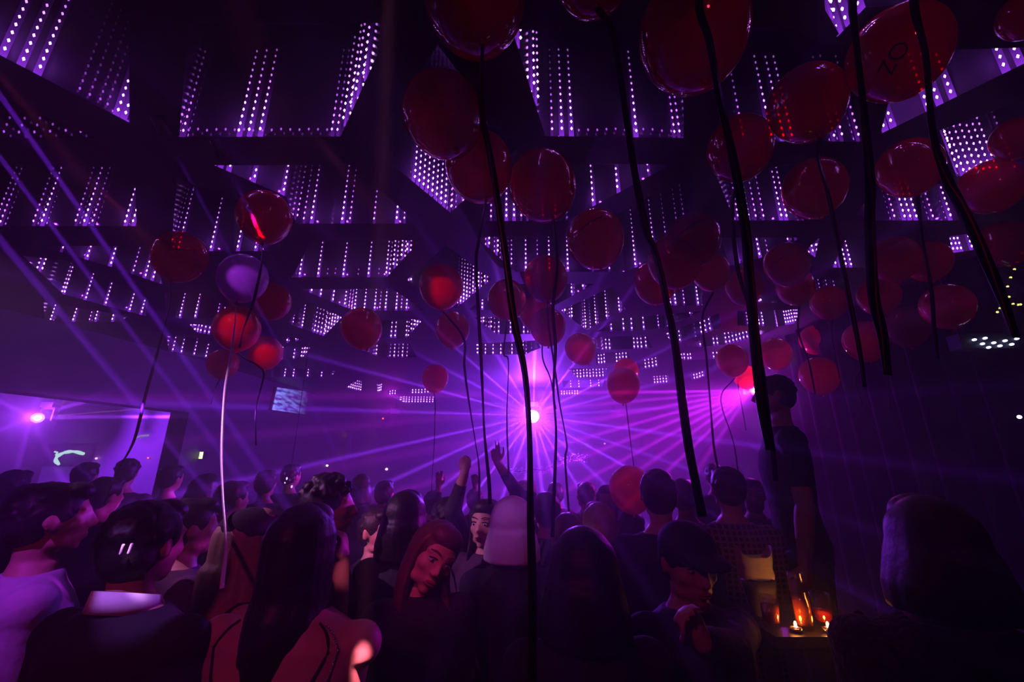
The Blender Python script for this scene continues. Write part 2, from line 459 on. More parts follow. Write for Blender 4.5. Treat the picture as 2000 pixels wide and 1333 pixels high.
def octa(mb, c, r, rz):
    c = Vector(c)
    mb.add([c+Vector((r, 0, 0)), c+Vector((0, r, 0)), c+Vector((-r, 0, 0)), c+Vector((0, -r, 0)), c+Vector((0, 0, rz)), c+Vector((0, 0, -rz))],
           [(0, 1, 4), (1, 2, 4), (2, 3, 4), (3, 0, 4), (1, 0, 5), (2, 1, 5), (3, 2, 5), (0, 3, 5)])
holes = []
for outline, strips, label, top in CO:
    poly = [PZ(x, y, CZ) for x, y in outline]
    area = sum(poly[i].x*poly[(i+1) % len(poly)].y-poly[(i+1) % len(poly)].x*poly[i].y for i in range(len(poly)))
    if area < 0:
        poly.reverse()
    holes.append([(p.x, p.y) for p in poly])
    c = sum((p for p in poly), Vector())/len(poly)
    root = empty('ceiling_light_coffer', (c.x, c.y, CZ))
    tag(root, label, 'ceiling light', 'mirrored light coffers in the ceiling')
    n = len(poly)
    v = [p-c for p in poly] + [p-c+Vector((0, 0, CTOP-CZ)) for p in poly]
    f = [(i, i+n, (i+1) % n+n, (i+1) % n) for i in range(n)] + [tuple(range(2*n-1, n-1, -1))]
    mesh_obj('mirror_lining', v, f, M['mirror'], root, False)
    lastx = None
    for (x, rows, b) in strips:
        # point of the outline lowest in the photograph at this x = far edge of the opening
        best = None
        m_ = len(outline)
        for i in range(m_):
            (xa, ya), (xb, yb) = outline[i], outline[(i+1) % m_]
            if (xa-x)*(xb-x) <= 0 and abs(xa-xb) > 3:
                t = (x-xa)/(xb-xa)
                y = ya+(yb-ya)*t
                if best is None or y > best[0]:
                    best = (y, (xa, ya), (xb, yb))
        if best is None:
            continue
        p = PZ(x, best[0], CZ)
        ea, eb = PZ(*best[1], CZ), PZ(*best[2], CZ)
        e = (eb-ea).normalized()
        nn = Vector((-e.y, e.x, 0))
        if nn.dot(c-p) < 0:
            nn = -nn
        base = p+nn*.012
        far = p.y > 4.0
        rad = .0075+.0004*min(p.y, 9)
        so = empty('led_strip_anchor')
        bpy.data.objects.remove(so)
        mb = MB()
        step = .036 if not far else .05
        rows_ = rows if not far else min(rows, 8)
        rr = random.random()*.01
        tip = []
        for k in range(rows_):
            octa(mb, Vector((0, 0, .022+rr+k*step)), rad*.56, rad*1.0)
            tip.append((len(mb.v)-2, len(mb.v)-1))        # upper and lower point of this lamp
        for (u, _), (_, l) in zip(tip, tip[1:]):          # added sliver face welding one lamp to the next
            mb.v.append(mb.v[l]+Vector((.0005, 0, 0)))
            mb.f.append((u, l, len(mb.v)-1))
        o = mb.build('led_strip', M['led'][b], root, False)
        o.data.materials.append(M['black'])
        for q in o.data.polygons[8*rows_:]:
            q.material_index = 1
        o.location = base-Vector((c.x, c.y, CZ))
        if b == 0 and rows_ > 3 and p.y < 3.6 and (lastx is None or abs(x-lastx) > 55):
            lastx = x
            lamp('led_strip_light', 'POINT', base+nn*.045+Vector((0, 0, .05)), .10, (.42, .05, 1.0), .004)
        if rows_ > 3 and b < 2:  # glowing strip added behind the lamps to imitate their halo
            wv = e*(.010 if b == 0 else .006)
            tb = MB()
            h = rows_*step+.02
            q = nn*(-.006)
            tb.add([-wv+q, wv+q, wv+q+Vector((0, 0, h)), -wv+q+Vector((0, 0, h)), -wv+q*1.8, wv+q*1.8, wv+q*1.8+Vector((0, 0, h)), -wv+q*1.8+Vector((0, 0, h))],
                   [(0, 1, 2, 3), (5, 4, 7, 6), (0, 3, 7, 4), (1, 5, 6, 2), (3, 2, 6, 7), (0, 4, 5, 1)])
            t_ = tb.build('halo_strip', M['led_halo'][b], o, False)
# beams: the ceiling sheet with the openings cut out
XA, XB, YA, YB = -9.0, 4.9, -4.0, 12.0
vv = [Vector((XA, YA)), Vector((XB, YA)), Vector((XB, YB)), Vector((XA, YB))]
ee = [(0, 1), (1, 2), (2, 3), (3, 0)]
for h in holes:
    k = len(vv)
    vv += [Vector(p) for p in h]
    ee += [(k+i, k+(i+1) % len(h)) for i in range(len(h))]
ov, oe, of, _, _, _ = delaunay_2d_cdt(vv, ee, [], 1, 1e-5)
def inside(p, poly):
    r = False
    j = len(poly)-1
    for i in range(len(poly)):
        xi, yi = poly[i]
        xj, yj = poly[j]
        if (yi > p[1]) != (yj > p[1]) and p[0] < (xj-xi)*(p[1]-yi)/(yj-yi)+xi:
            r = not r
        j = i
    return r
ff = []
for t in of:
    cx = sum(ov[i].x for i in t)/len(t)
    cyy = sum(ov[i].y for i in t)/len(t)
    if not any(inside((cx, cyy), h) for h in holes):
        ff.append(tuple(reversed(t)))
mesh_obj('ceiling', [(p.x, p.y, CZ) for p in ov], ff, M['beam'], None, False, 'structure')
box_obj('ceiling_slab', (-9.2, -4.2, CTOP+.02), (5.1, 12.2, CTOP+.15), M['black'])

# ================================================================ balloons
def balloon_material(name, dif, trl, tint, transp):
    m = bpy.data.materials.new(name)
    m.use_nodes = True
    n = m.node_tree
    n.nodes.clear()
    N = n.nodes.new
    out = N('ShaderNodeOutputMaterial')
    d = N('ShaderNodeBsdfDiffuse')
    d.inputs[0].default_value = (*dif, 1)
    t = N('ShaderNodeBsdfTranslucent')
    t.inputs[0].default_value = (*trl, 1)
    tr = N('ShaderNodeBsdfTransparent')
    tr.inputs[0].default_value = (*tint, 1)
    g = N('ShaderNodeBsdfGlossy')
    g.inputs['Roughness'].default_value = .02
    fr = N('ShaderNodeFresnel')
    fr.inputs[0].default_value = 1.7
    a = N('ShaderNodeMixShader')
    a.inputs[0].default_value = .5
    n.links.new(d.outputs[0], a.inputs[1])
    n.links.new(t.outputs[0], a.inputs[2])
    b = N('ShaderNodeMixShader')
    b.inputs[0].default_value = transp
    n.links.new(a.outputs[0], b.inputs[1])
    n.links.new(tr.outputs[0], b.inputs[2])
    c = N('ShaderNodeMixShader')
    ge = N('ShaderNodeNewGeometry')
    m1 = N('ShaderNodeMath')
    m1.operation = 'SUBTRACT'
    m1.inputs[0].default_value = .30
    n.links.new(ge.outputs['Backfacing'], m1.inputs[1])
    m1.use_clamp = True
    m2 = N('ShaderNodeMath')
    m2.operation = 'MINIMUM'
    n.links.new(fr.outputs[0], m2.inputs[0])
    n.links.new(m1.outputs[0], m2.inputs[1])
    n.links.new(m2.outputs[0], c.inputs[0])
    n.links.new(b.outputs[0], c.inputs[1])
    n.links.new(g.outputs[0], c.inputs[2])
    n.links.new(c.outputs[0], out.inputs[0])
    return m
M['red'] = balloon_material('red_latex', (.80, .008, .012), (.95, .015, .01), (.62, .010, .012), .48)
M['white_balloon'] = balloon_material('pale_latex', (.75, .5, .8), (.8, .55, .85), (.5, .3, .55), .15)
M['ribbon'] = mat('black_foil_ribbon', (.006, .005, .009), .35, spec=.35)
M['silver_ribbon'] = mat('silver_foil_ribbon', (.75, .70, .78), .35, metal=.3)
M['print'] = mat('black_print', (.004, .003, .004), .6)
BODY_SEG = 32
def balloon_profile():
    pr = []
    K = 22
    for i in range(K+1):
        t = PI*i/K
        if t < PI/2:
            pr.append((math.sin(t), math.cos(t)*1.02))
        else:
            s_ = math.sin(t)
            pr.append((max(s_*(1-.10*(1-s_)), .06), math.cos(t)*1.20))
    return pr
def body_mesh():
    mb = MB()
    mb.rings([[Vector((max(r, .004)*math.cos(2*PI*j/BODY_SEG), max(r, .004)*math.sin(2*PI*j/BODY_SEG), z)) for j in range(BODY_SEG)] for r, z in balloon_profile()], cap=False)
    me = bpy.data.meshes.new('balloon')
    me.from_pydata([tuple(v) for v in mb.v], [], [tuple(reversed(q)) for q in mb.f])
    me.polygons.foreach_set('use_smooth', [True]*len(me.polygons))
    me.update()
    return me
BODY = body_mesh()
BODY.materials.append(M['red'])
BODYW = BODY.copy()
BODYW.materials.clear()
BODYW.materials.append(M['white_balloon'])
def knot_mesh():
    mb = MB()
    prof = [(.05, -1.17), (.035, -1.20), (.045, -1.225), (.030, -1.245), (.05, -1.27), (.075, -1.295), (.070, -1.305)]
    mb.rings([[Vector((r*math.cos(2*PI*j/12), r*math.sin(2*PI*j/12), z)) for j in range(12)] for r, z in prof])
    me = bpy.data.meshes.new('knot')
    me.from_pydata([tuple(v) for v in mb.v], [], mb.f)
    me.polygons.foreach_set('use_smooth', [True]*len(me.polygons))
    me.materials.append(M['red'])
    me.update()
    return me
KNOT = knot_mesh()
def ribbon_obj(pts, width, m, parent, twist=1.5, ph=0.3):
    width = .012 if m == M['silver_ribbon'] else (.0145 if width > .0135 else .0120)
    """flat foil ribbon with a slow twist, world space points"""
    n = max(16, int(len(pts)*9))
    Q = spline(pts, n)
    mb = MB()
    rings = []
    for i, p in enumerate(Q):
        d = (Q[min(i+1, n)]-Q[max(i-1, 0)]).normalized()
        a = Vector((1, 0, 0))
        u = (a-d*a.dot(d)).normalized()
        v = d.cross(u)
        q = ph+.55*math.sin(twist*i/n*6+ph*5)
        e = u*math.cos(q)+v*math.sin(q)
        nn = d.cross(e)*.0006
        w_ = width*.5
        rings.append([p+e*w_+nn, p-e*w_+nn, p-e*w_-nn, p+e*w_-nn])
    mb.rings(rings)
    o = mb.build('ribbon', m, None, True)
    if parent:
        o.parent = parent
        o.matrix_parent_inverse = parent.matrix_world.inverted()
    return o
def balloon(cx, cy, w_, label, kn=(0, 1), rib=None, rw=.010, white=False, D=.28, top=None, rm=None, print_=None, asp=1.0, yend=None, group=None):
    dx, dy = cx-1000, 666.5-cy
    rr = math.hypot(dx, dy)
    phi = math.atan(rr/F)
    cs = (dx/rr)**2 if rr > 1 else 0
    st = 1+(1/math.cos(phi)-1)*cs
    d = D*F*st/w_
    c = PD(cx, cy, d)
    zmax = (top if top else CZ-.012)-.5*D*1.02
    if c.z > zmax:                       # float just under the beams
        r = ray(cx, cy)
        s = (zmax-CAMZ)/r.z
        f = s*F/d
        c = CAM+r*s
        D *= f
    R = D/2
    ax = Vector((kn[0], -.15*abs(kn[0]), -kn[1])).normalized()
    c = c+ax*(-.09*R)
    o = link(bpy.data.objects.new('balloon', BODYW if white else BODY))
    o.location = c
    o.scale = (R*asp, R*asp, R)
    o.rotation_euler = (-ax).to_track_quat('Z', 'Y').to_euler()
    tag(o, label, 'balloon', group or 'helium balloons under the ceiling')
    k = link(bpy.data.objects.new('knot', KNOT))
    k.parent = o
    bpy.context.view_layer.update()
    if rib:
        kp = c+ax*R*1.26
        Yk = kp.y
        ye = yend if yend else Yk
        n = len(rib)
        pts = [kp]+[P(x, y, Yk+(ye-Yk)*(i+1)/n) for i, (x, y) in enumerate(rib)]
        ribbon_obj(pts, rw, rm or M['ribbon'], o, ph=random.random()*.6)
    if print_ == 'mark':
        mb = MB()
        K = 14
        a0 = random.uniform(-.25, .25)
        rings = []
        back = (CAM-c).normalized()
        loc = o.rotation_euler.to_matrix().inverted()@back
        th0 = math.atan2(loc.y, loc.x)
        for i in range(K+1):
            s = i/K-.5
            th = th0+s*.9
            z = .12+a0+s*.35+.02*math.sin(i*2.1)
            r = math.sqrt(max(0, 1-(z/1.02)**2))*1.004
            hw = .022+.010*math.sin(i*1.7)
            p = Vector((r*math.cos(th), r*math.sin(th), z))
            rings.append([p+Vector((0, 0, hw)), p-Vector((0, 0, hw)), p*.995-Vector((0, 0, hw)), p*.995+Vector((0, 0, hw))])
        mb.rings(rings)
        mb.build('printed_mark', M['print'], o)
    elif print_:
        fc = bpy.data.curves.new('printed_lettering', 'FONT')
        fc.body = print_
        fc.size = .42
        fc.align_x = 'CENTER'
        fc.extrude = .0
        fo = link(bpy.data.objects.new('tmp', fc))
        bpy.context.view_layer.update()
        me = bpy.data.meshes.new_from_object(fo.evaluated_get(bpy.context.evaluated_depsgraph_get()))
        bpy.data.objects.remove(fo)
        bm = bmesh.new()
        bm.from_mesh(me)
        bmesh.ops.subdivide_edges(bm, edges=bm.edges, cuts=1)
        loc = o.rotation_euler.to_matrix().inverted()@(CAM-c).normalized()
        th0 = math.atan2(loc.y, loc.x)
        z0 = max(-.9, min(.9, loc.z))
        tilt = math.radians(30)
        for v in bm.verts:
            x, y = v.co.x, v.co.y-.12
            x, y = x*math.cos(tilt)-y*math.sin(tilt), x*math.sin(tilt)+y*math.cos(tilt)
            el = math.asin(z0)+y
            th = th0-.1+x/max(.4, math.cos(math.asin(z0)))
            p = Vector((math.cos(el)*math.cos(th), math.cos(el)*math.sin(th), math.sin(el)*(1.02 if el > 0 else 1.2)))
            v.co = p*1.006
        bm.to_mesh(me)
        bm.free()
        me.materials.clear()
        me.materials.append(M['print'])
        po = link(bpy.data.objects.new('printed_lettering', me))
        po.parent = o
    return o
B = balloon
B(928, 0, 198, 'big red balloon at the top edge left of centre, with a pink glare', (.15, 1), [(940, 200), (962, 330), (985, 480), (1003, 620), (1025, 730), (1034, 850), (1036, 1000), (1040, 1150), (1040, 1330)], .017)
B(866, 228, 156, 'red balloon leaning diagonally below the biggest top left balloon', (.35, 1))
B(936, 328, 130, 'dark red balloon tucked behind the leaning one, a black curl across it', (.2, 1), [(935, 470), (930, 523), (939, 690), (943, 780), (946, 845), (955, 940), (957, 985)], .008)
B(1060, 365, 131, 'red balloon with two rows of red lamp dots showing through', (.25, 1), [(1088, 520), (1080, 600), (1085, 680), (1081, 760), (1086, 840), (1084, 920), (1081, 990), (1079, 1050)], .011)
B(1163, 469, 112, 'dark red balloon below the one with lamp dots, with a slanting printed line', (.1, 1), None, print_='mark')
B(1355, 470, 108, 'dark balloon at the front of the tight group of four right of centre', (.05, 1), None, print_='mark')
B(1318, 512, 108, 'balloon behind and left of the front one in the tight group of four', (0, 1))
B(1280, 553, 86, 'lowest left balloon of the tight group of four, crossed by a ribbon', (0, 1))
B(1388, 533, 76, 'balloon peeking out right behind the tight group of four', (0, 1), [(1372, 620), (1380, 700), (1388, 800), (1394, 870), (1402, 915)], .008)
B(1453, 562, 76, 'small dark balloon right of the tight group, crossed by a thick ribbon', (0, 1))
B(1536, 518, 96, 'dark balloon over a second one, both crossed by a thick ribbon', (0, 1), None, print_='mark')
B(1553, 562, 80, 'balloon showing under the dark ribbon-crossed one', (0, 1), [(1560, 650), (1580, 710), (1592, 770)], .008)
B(1618, 592, 78, 'bright speckled red balloon with many lamp reflections at right', (0, 1), [(1625, 660), (1640, 740)], .007)
B(1590, 370, 134, 'red balloon with one dark vertical band and a ribbon down its middle', (0, 1))
B(1445, 292, 134, 'dark red balloon crossed by two ribbons, left of the upper right pair', (-.1, 1), [(1430, 400), (1440, 520), (1466, 610), (1489, 715), (1501, 820), (1508, 870), (1515, 940)], .018)
B(1576, 205, 164, 'round red balloon with dotted red lamp rows near its bottom', (.1, 1), [(1598, 310), (1615, 371), (1630, 441), (1650, 540), (1678, 680), (1689, 757)], .012)
B(1754, 108, 218, 'huge dark red balloon at upper right with faint black lettering', (.05, 1), None, print_='ZO')
B(1354, 70, 220, 'huge dark red balloon at the top right of centre, crossed by a ribbon', (.05, 1))
B(1160, -50, 150, 'balloon cut by the top edge between the two hugest ones', (0, 1), [(1195, 60), (1208, 130), (1225, 240), (1242, 350), (1262, 450), (1281, 498), (1302, 589), (1319, 677), (1332, 780), (1344, 867), (1356, 930), (1372, 1010)], .014)
B(2005, 30, 130, 'red balloon cut by the top right corner', (0, 1))
B(1776, 330, 142, 'red balloon under the huge lettered one, ribbon at its right side', (0, 1), [(1801, 460), (1818, 558), (1825, 645), (1832, 700)], .010)
B(1936, 366, 146, 'wide red balloon near the right edge with orange lamp specks', (-.1, 1))
B(1985, 272, 116, 'red balloon overlapping above the wide one at the right edge', (0, 1))
B(1962, 478, 126, 'dim red balloon under the wide one at the right edge', (0, 1))
B(1745, 508, 112, 'left one of two merged dark balloons at right below the lone beam', (0, 1), None, print_='mark')
B(1812, 512, 104, 'right one of two merged dark balloons at right', (0, 1))
B(1716, 580, 92, 'dull balloon hanging under the two merged dark ones', (0, 1), [(1724, 670), (1734, 733), (1738, 800)], .010)
B(1690, 668, 96, 'dull lower balloon with a dim blue-lit ribbon beside it', (0, 1), [(1672, 740), (1684, 790)], .008)
B(1850, 600, 118, 'nearly black red balloon at far right in the dark', (0, 1), D=.24)
B(1770, 640, 100, 'faint red balloon low in the dark right side', (0, 1), D=.25)
B(1592, 665, 66, 'small dotted balloon low at right with lamp dots', (0, 1), [(1598, 720), (1605, 770)], .006)
B(1514, 692, 68, 'balloon low at right above the head of the man on the podium', (0, 1))
B(1600, 735, 84, 'dull red balloon beside the head of the man on the podium', (0, 1))
B(1457, 738, 50, 'balloon glowing coral where the fan lamp shines through it', (0, 1), [(1440, 735), (1457, 841)], .006, top=2.86)
B(1430, 705, 66, 'dark violet-red balloon behind the coral glowing one', (0, 1), [(1408, 780), (1433, 867), (1445, 950)], .009)
B(1066, 546, 85, 'red balloon crossed by a long straight ribbon in the centre', (.05, 1), [(1072, 640), (1085, 730), (1093, 789), (1107, 867), (1104, 900), (1111, 1000)], .008)
B(990, 587, 75, 'dark balloon with three rows of pink lamp dots', (0, 1), [(984, 690), (993, 708), (990, 820), (994, 935)], .006)
B(1048, 614, 66, 'bright red balloon behind the straight ribbon', (.3, 1), [(1060, 700), (1075, 740), (1086, 800)], .006)
B(1070, 640, 70, 'red balloon lowest in the centre cluster', (0, 1))
B(862, 561, 86, 'bright crimson balloon in front of the middle diamond light', (.1, 1), [(905, 660), (907, 715), (915, 780), (929, 867), (936, 920), (936, 1002), (944, 1092)], .016)
B(884, 645, 67, 'dim magenta balloon just below the bright crimson one', (0, 1))
B(1134, 683, 60, 'pink lit balloon leaning right, above the star light', (.45, 1))
B(850, 740, 52, 'hazy magenta balloon left of the star light', (0, 1), [(850, 800), (848, 870), (843, 960), (850, 1010)], .006)
B(1217, 754, 66, 'red balloon hanging in the haze right of the star light', (-.08, 1), None)
B(1223, 727, 50, 'paler balloon peeking above the one hanging in the haze', (0, 1), [(1214, 730), (1221, 778), (1232, 867), (1240, 930), (1246, 1012)], .012, top=2.9)
B(707, 643, 82, 'oval red balloon alone between the two clusters', (.35, 1))
B(517, 426, 113, 'round red balloon, highest of the left hand group', (.1, 1), [(510, 520), (495, 590), (475, 645), (468, 680)], .011)
B(352, 503, 118, 'red balloon farthest left with a printed black line and rows of dots', (-.1, 1), [(330, 600), (310, 680), (285, 770), (262, 860), (230, 920), (203, 985)], .014, print_='mark')
B(474, 545, 105, 'violet lit balloon, the only one that is not red', (-.05, 1), [(458, 640), (450, 700), (440, 760), (433, 870), (435, 960), (441, 1060), (433, 1150)], .012, yend=1.35, white=True, rm=M['silver_ribbon'])
B(532, 590, 78, 'dark red balloon half hidden by the violet one', (0, 1))
B(463, 643, 98, 'bright red balloon under the violet one', (.2, 1), [(478, 700), (505, 716), (515, 735), (500, 800), (500, 870)], .008, asp=1.0)
B(519, 690, 70, 'small bright red balloon at the bottom right of the left cluster', (.1, 1))
B(435, 712, 66, 'dull rose balloon at the bottom left of the left cluster', (0, 1), [(420, 760), (412, 790)], .008)
B(1232, 957, 86, 'red balloon hanging low among the heads with a ribbon down its front', (.05, 1), None, D=.27, group='low balloons')
B(1368, -190, 200, 'balloon above the top edge whose ribbon crosses the huge dark one', (.05, 1), [(1365, 0), (1385, 80), (1405, 190), (1430, 300), (1455, 440), (1465, 560), (1478, 700), (1490, 800), (1505, 880)], .020)
B(1660, -160, 190, 'balloon above the top edge whose ribbon hangs left of the lettering', (.05, 1), [(1666, 0), (1671, 70), (1685, 196), (1699, 350), (1699, 435), (1706, 575), (1724, 656), (1734, 733)], .018)
B(1775, -170, 170, 'balloon above the top edge whose ribbon crosses the lettered balloon', (.05, 1), [(1785, 0), (1808, 109), (1822, 259), (1850, 350), (1875, 400), (1917, 488), (1959, 586), (1985, 660)], .016)

# ================================================================ people
M['skin'] = mat('skin', (.50, .27, .20), .55, nscale=30, namt=.06)
M['hair_black'] = mat('black_hair', (.012, .009, .010), .5, nscale=70, namt=.4, bump=.2, spec=.3)
M['hair_brown'] = mat('red_brown_hair', (.09, .030, .020), .5, nscale=60, namt=.3, bump=.15)
M['hair_fair'] = mat('fair_hair', (.38, .25, .15), .5, nscale=60, namt=.3, bump=.15)
M['cloth_black'] = mat('black_cloth', (.010, .009, .014), .85, nscale=40, namt=.3, bump=.2)
M['cloth_grey'] = mat('pale_grey_jersey', (.45, .42, .48), .85, nscale=30, namt=.1, bump=.2)
M['cloth_plum'] = mat('dark_plum_cloth', (.05, .015, .045), .85, nscale=30, namt=.3, bump=.2)
M['fuzzy'] = mat('fuzzy_plum_fleece', (.09, .03, .07), .95, sheen=.6, nscale=55, namt=.6, bump=1)
M['denim'] = mat('dark_trousers', (.012, .012, .02), .8, nscale=40, namt=.3)
M['shoe'] = mat('black_leather', (.008, .008, .009), .4)
M['white_cloth'] = mat('white_shirt_cotton', (.75, .72, .78), .8)
M['eye'] = mat('eye_white', (.5, .45, .45), .2)
M['iris'] = mat('dark_iris', (.01, .006, .005), .1)
M['lip'] = mat('lips', (.30, .06, .07), .4)
M['metal'] = mat('silver_chain', (.7, .7, .75), .2, metal=1)
def checks():
    m = mat('checked_flannel', (.10, .05, .10), .85)
    n = m.node_tree
    tc = n.nodes.new('ShaderNodeTexCoord')
    mp = n.nodes.new('ShaderNodeMapping')
    n.links.new(tc.outputs['Object'], mp.inputs[0])
    b = n.nodes['Principled BSDF']
    sx = n.nodes.new('ShaderNodeSeparateXYZ')
    n.links.new(mp.outputs[0], sx.inputs[0])
    def band(o):
        a = n.nodes.new('ShaderNodeMath')
        a.operation = 'MULTIPLY'
        a.inputs[1].default_value = 230
        n.links.new(o, a.inputs[0])
        s = n.nodes.new('ShaderNodeMath')
        s.operation = 'SINE'
        n.links.new(a.outputs[0], s.inputs[0])
        g = n.nodes.new('ShaderNodeMath')
        g.operation = 'GREATER_THAN'
        g.inputs[1].default_value = .45
        n.links.new(s.outputs[0], g.inputs[0])
        return g.outputs[0]
    ad = n.nodes.new('ShaderNodeMath')
    ad.operation = 'MAXIMUM'
    n.links.new(band(sx.outputs[0]), ad.inputs[0])
    n.links.new(band(sx.outputs[2]), ad.inputs[1])
    mx = n.nodes.new('ShaderNodeMix')
    mx.data_type = 'RGBA'
    mx.inputs[6].default_value = (.03, .012, .03, 1)
    mx.inputs[7].default_value = (.22, .12, .24, 1)
    n.links.new(ad.outputs[0], mx.inputs[0])
    n.links.new(mx.outputs[2], b.inputs['Base Color'])
    return m
M['check'] = checks()

def fuse(mb, name, m, parent, vox, smooth=3, noise=0, nsc=.03, fac=.5):
    """weld overlapping solids into one continuous skin"""
    me = bpy.data.meshes.new(name)
    me.from_pydata([tuple(v) for v in mb.v], [], mb.f)
    me.update()
    o = link(bpy.data.objects.new('tmp', me))
    r = o.modifiers.new('r', 'REMESH')
    r.mode = 'VOXEL'
    r.voxel_size = vox
    s = o.modifiers.new('s', 'SMOOTH')
    s.factor = fac
    s.iterations = smooth
    if noise:
        t = bpy.data.textures.new('n', 'CLOUDS')
        t.noise_scale = nsc
        d = o.modifiers.new('d', 'DISPLACE')
        d.texture = t
        d.strength = noise
    bpy.context.view_layer.update()
    ev = o.evaluated_get(bpy.context.evaluated_depsgraph_get())
    m2 = bpy.data.meshes.new_from_object(ev)
    bpy.data.objects.remove(o)
    m2.name = name
    m2.materials.clear()
    m2.materials.append(m)
    m2.polygons.foreach_set('use_smooth', [True]*len(m2.polygons))
    p = link(bpy.data.objects.new(name, m2))
    if parent:
        p.parent = parent
    return p

def hand(mb, w_, d, n, side, curl=.5, spread=.12, sc=1.0, curls=None):
    """w_: wrist, d: direction of the hand, n: palm normal, side: +1/-1 = which side the thumb leaves from"""
    d = Vector(d).normalized()
    n = Vector(n)
    n = (n-d*n.dot(d)).normalized()
    s = d.cross(n)*side
    k = .93*sc
    P0 = Vector(w_)
    # palm
    R = Matrix((s, d, n)).transposed()
    mb.ellip(P0+d*.048*k, (.041*k, .056*k, .016*k), R, 16, 10)
    mb.capsule(P0-d*.01, P0+d*.03*k, .024*k, .026*k)
    lens = [.072, .080, .075, .060]
    offs = [.031, .0105, -.0105, -.030]
    for i in range(4):
        c = curls[i] if curls else curl
        b = P0+d*(.086-.006*abs(i-1.3))*k+s*offs[i]*k
        dd = (d+s*(offs[i]*spread*60*.4)).normalized()
        ang = 0
        r = (.0092 if i < 3 else .008)*k
        L = lens[i]*k
        for j, fr in enumerate((.45, .30, .25)):
            ang += c*(1.35 if j < 2 else .9)
            v = dd*math.cos(ang)+n*math.sin(ang)
            e = b+v*L*fr
            mb.capsule(b, e, r, r*.9, 8)
            b = e
            r *= .9
    # thumb leaves the side of the palm near its base
    b = P0+d*.025*k+s*.030*k
    c = curls[4] if curls else curl
    v = (d*.75+s*(.75-.4*c)+n*(.25+.6*c)).normalized()
    e = b+v*.040*k
    mb.capsule(b, e, .0125*k, .0105*k, 8)
    v2 = (d*(1-.5*c)+s*(.2-.7*c)+n*(.3+.7*c)).normalized()
    e2 = e+v2*.032*k
    mb.capsule(e, e2, .0105*k, .0095*k, 8)
    mb.capsule(e2, e2+v2*.020*k, .0095*k, .008*k, 8)

def bent(sh, wr, L1, L2, pole):
    sh, wr = Vector(sh), Vector(wr)
    v = wr-sh
    D = min(v.length, L1+L2-.005)
    wr = sh+v.normalized()*D
    u = v.normalized()
    a = (L1*L1-L2*L2+D*D)/(2*D)
    h = math.sqrt(max(0, L1*L1-a*a))
    p = Vector(pole)
    p = (p-u*p.dot(u)).normalized()
    return sh+u*a+p*h, wr

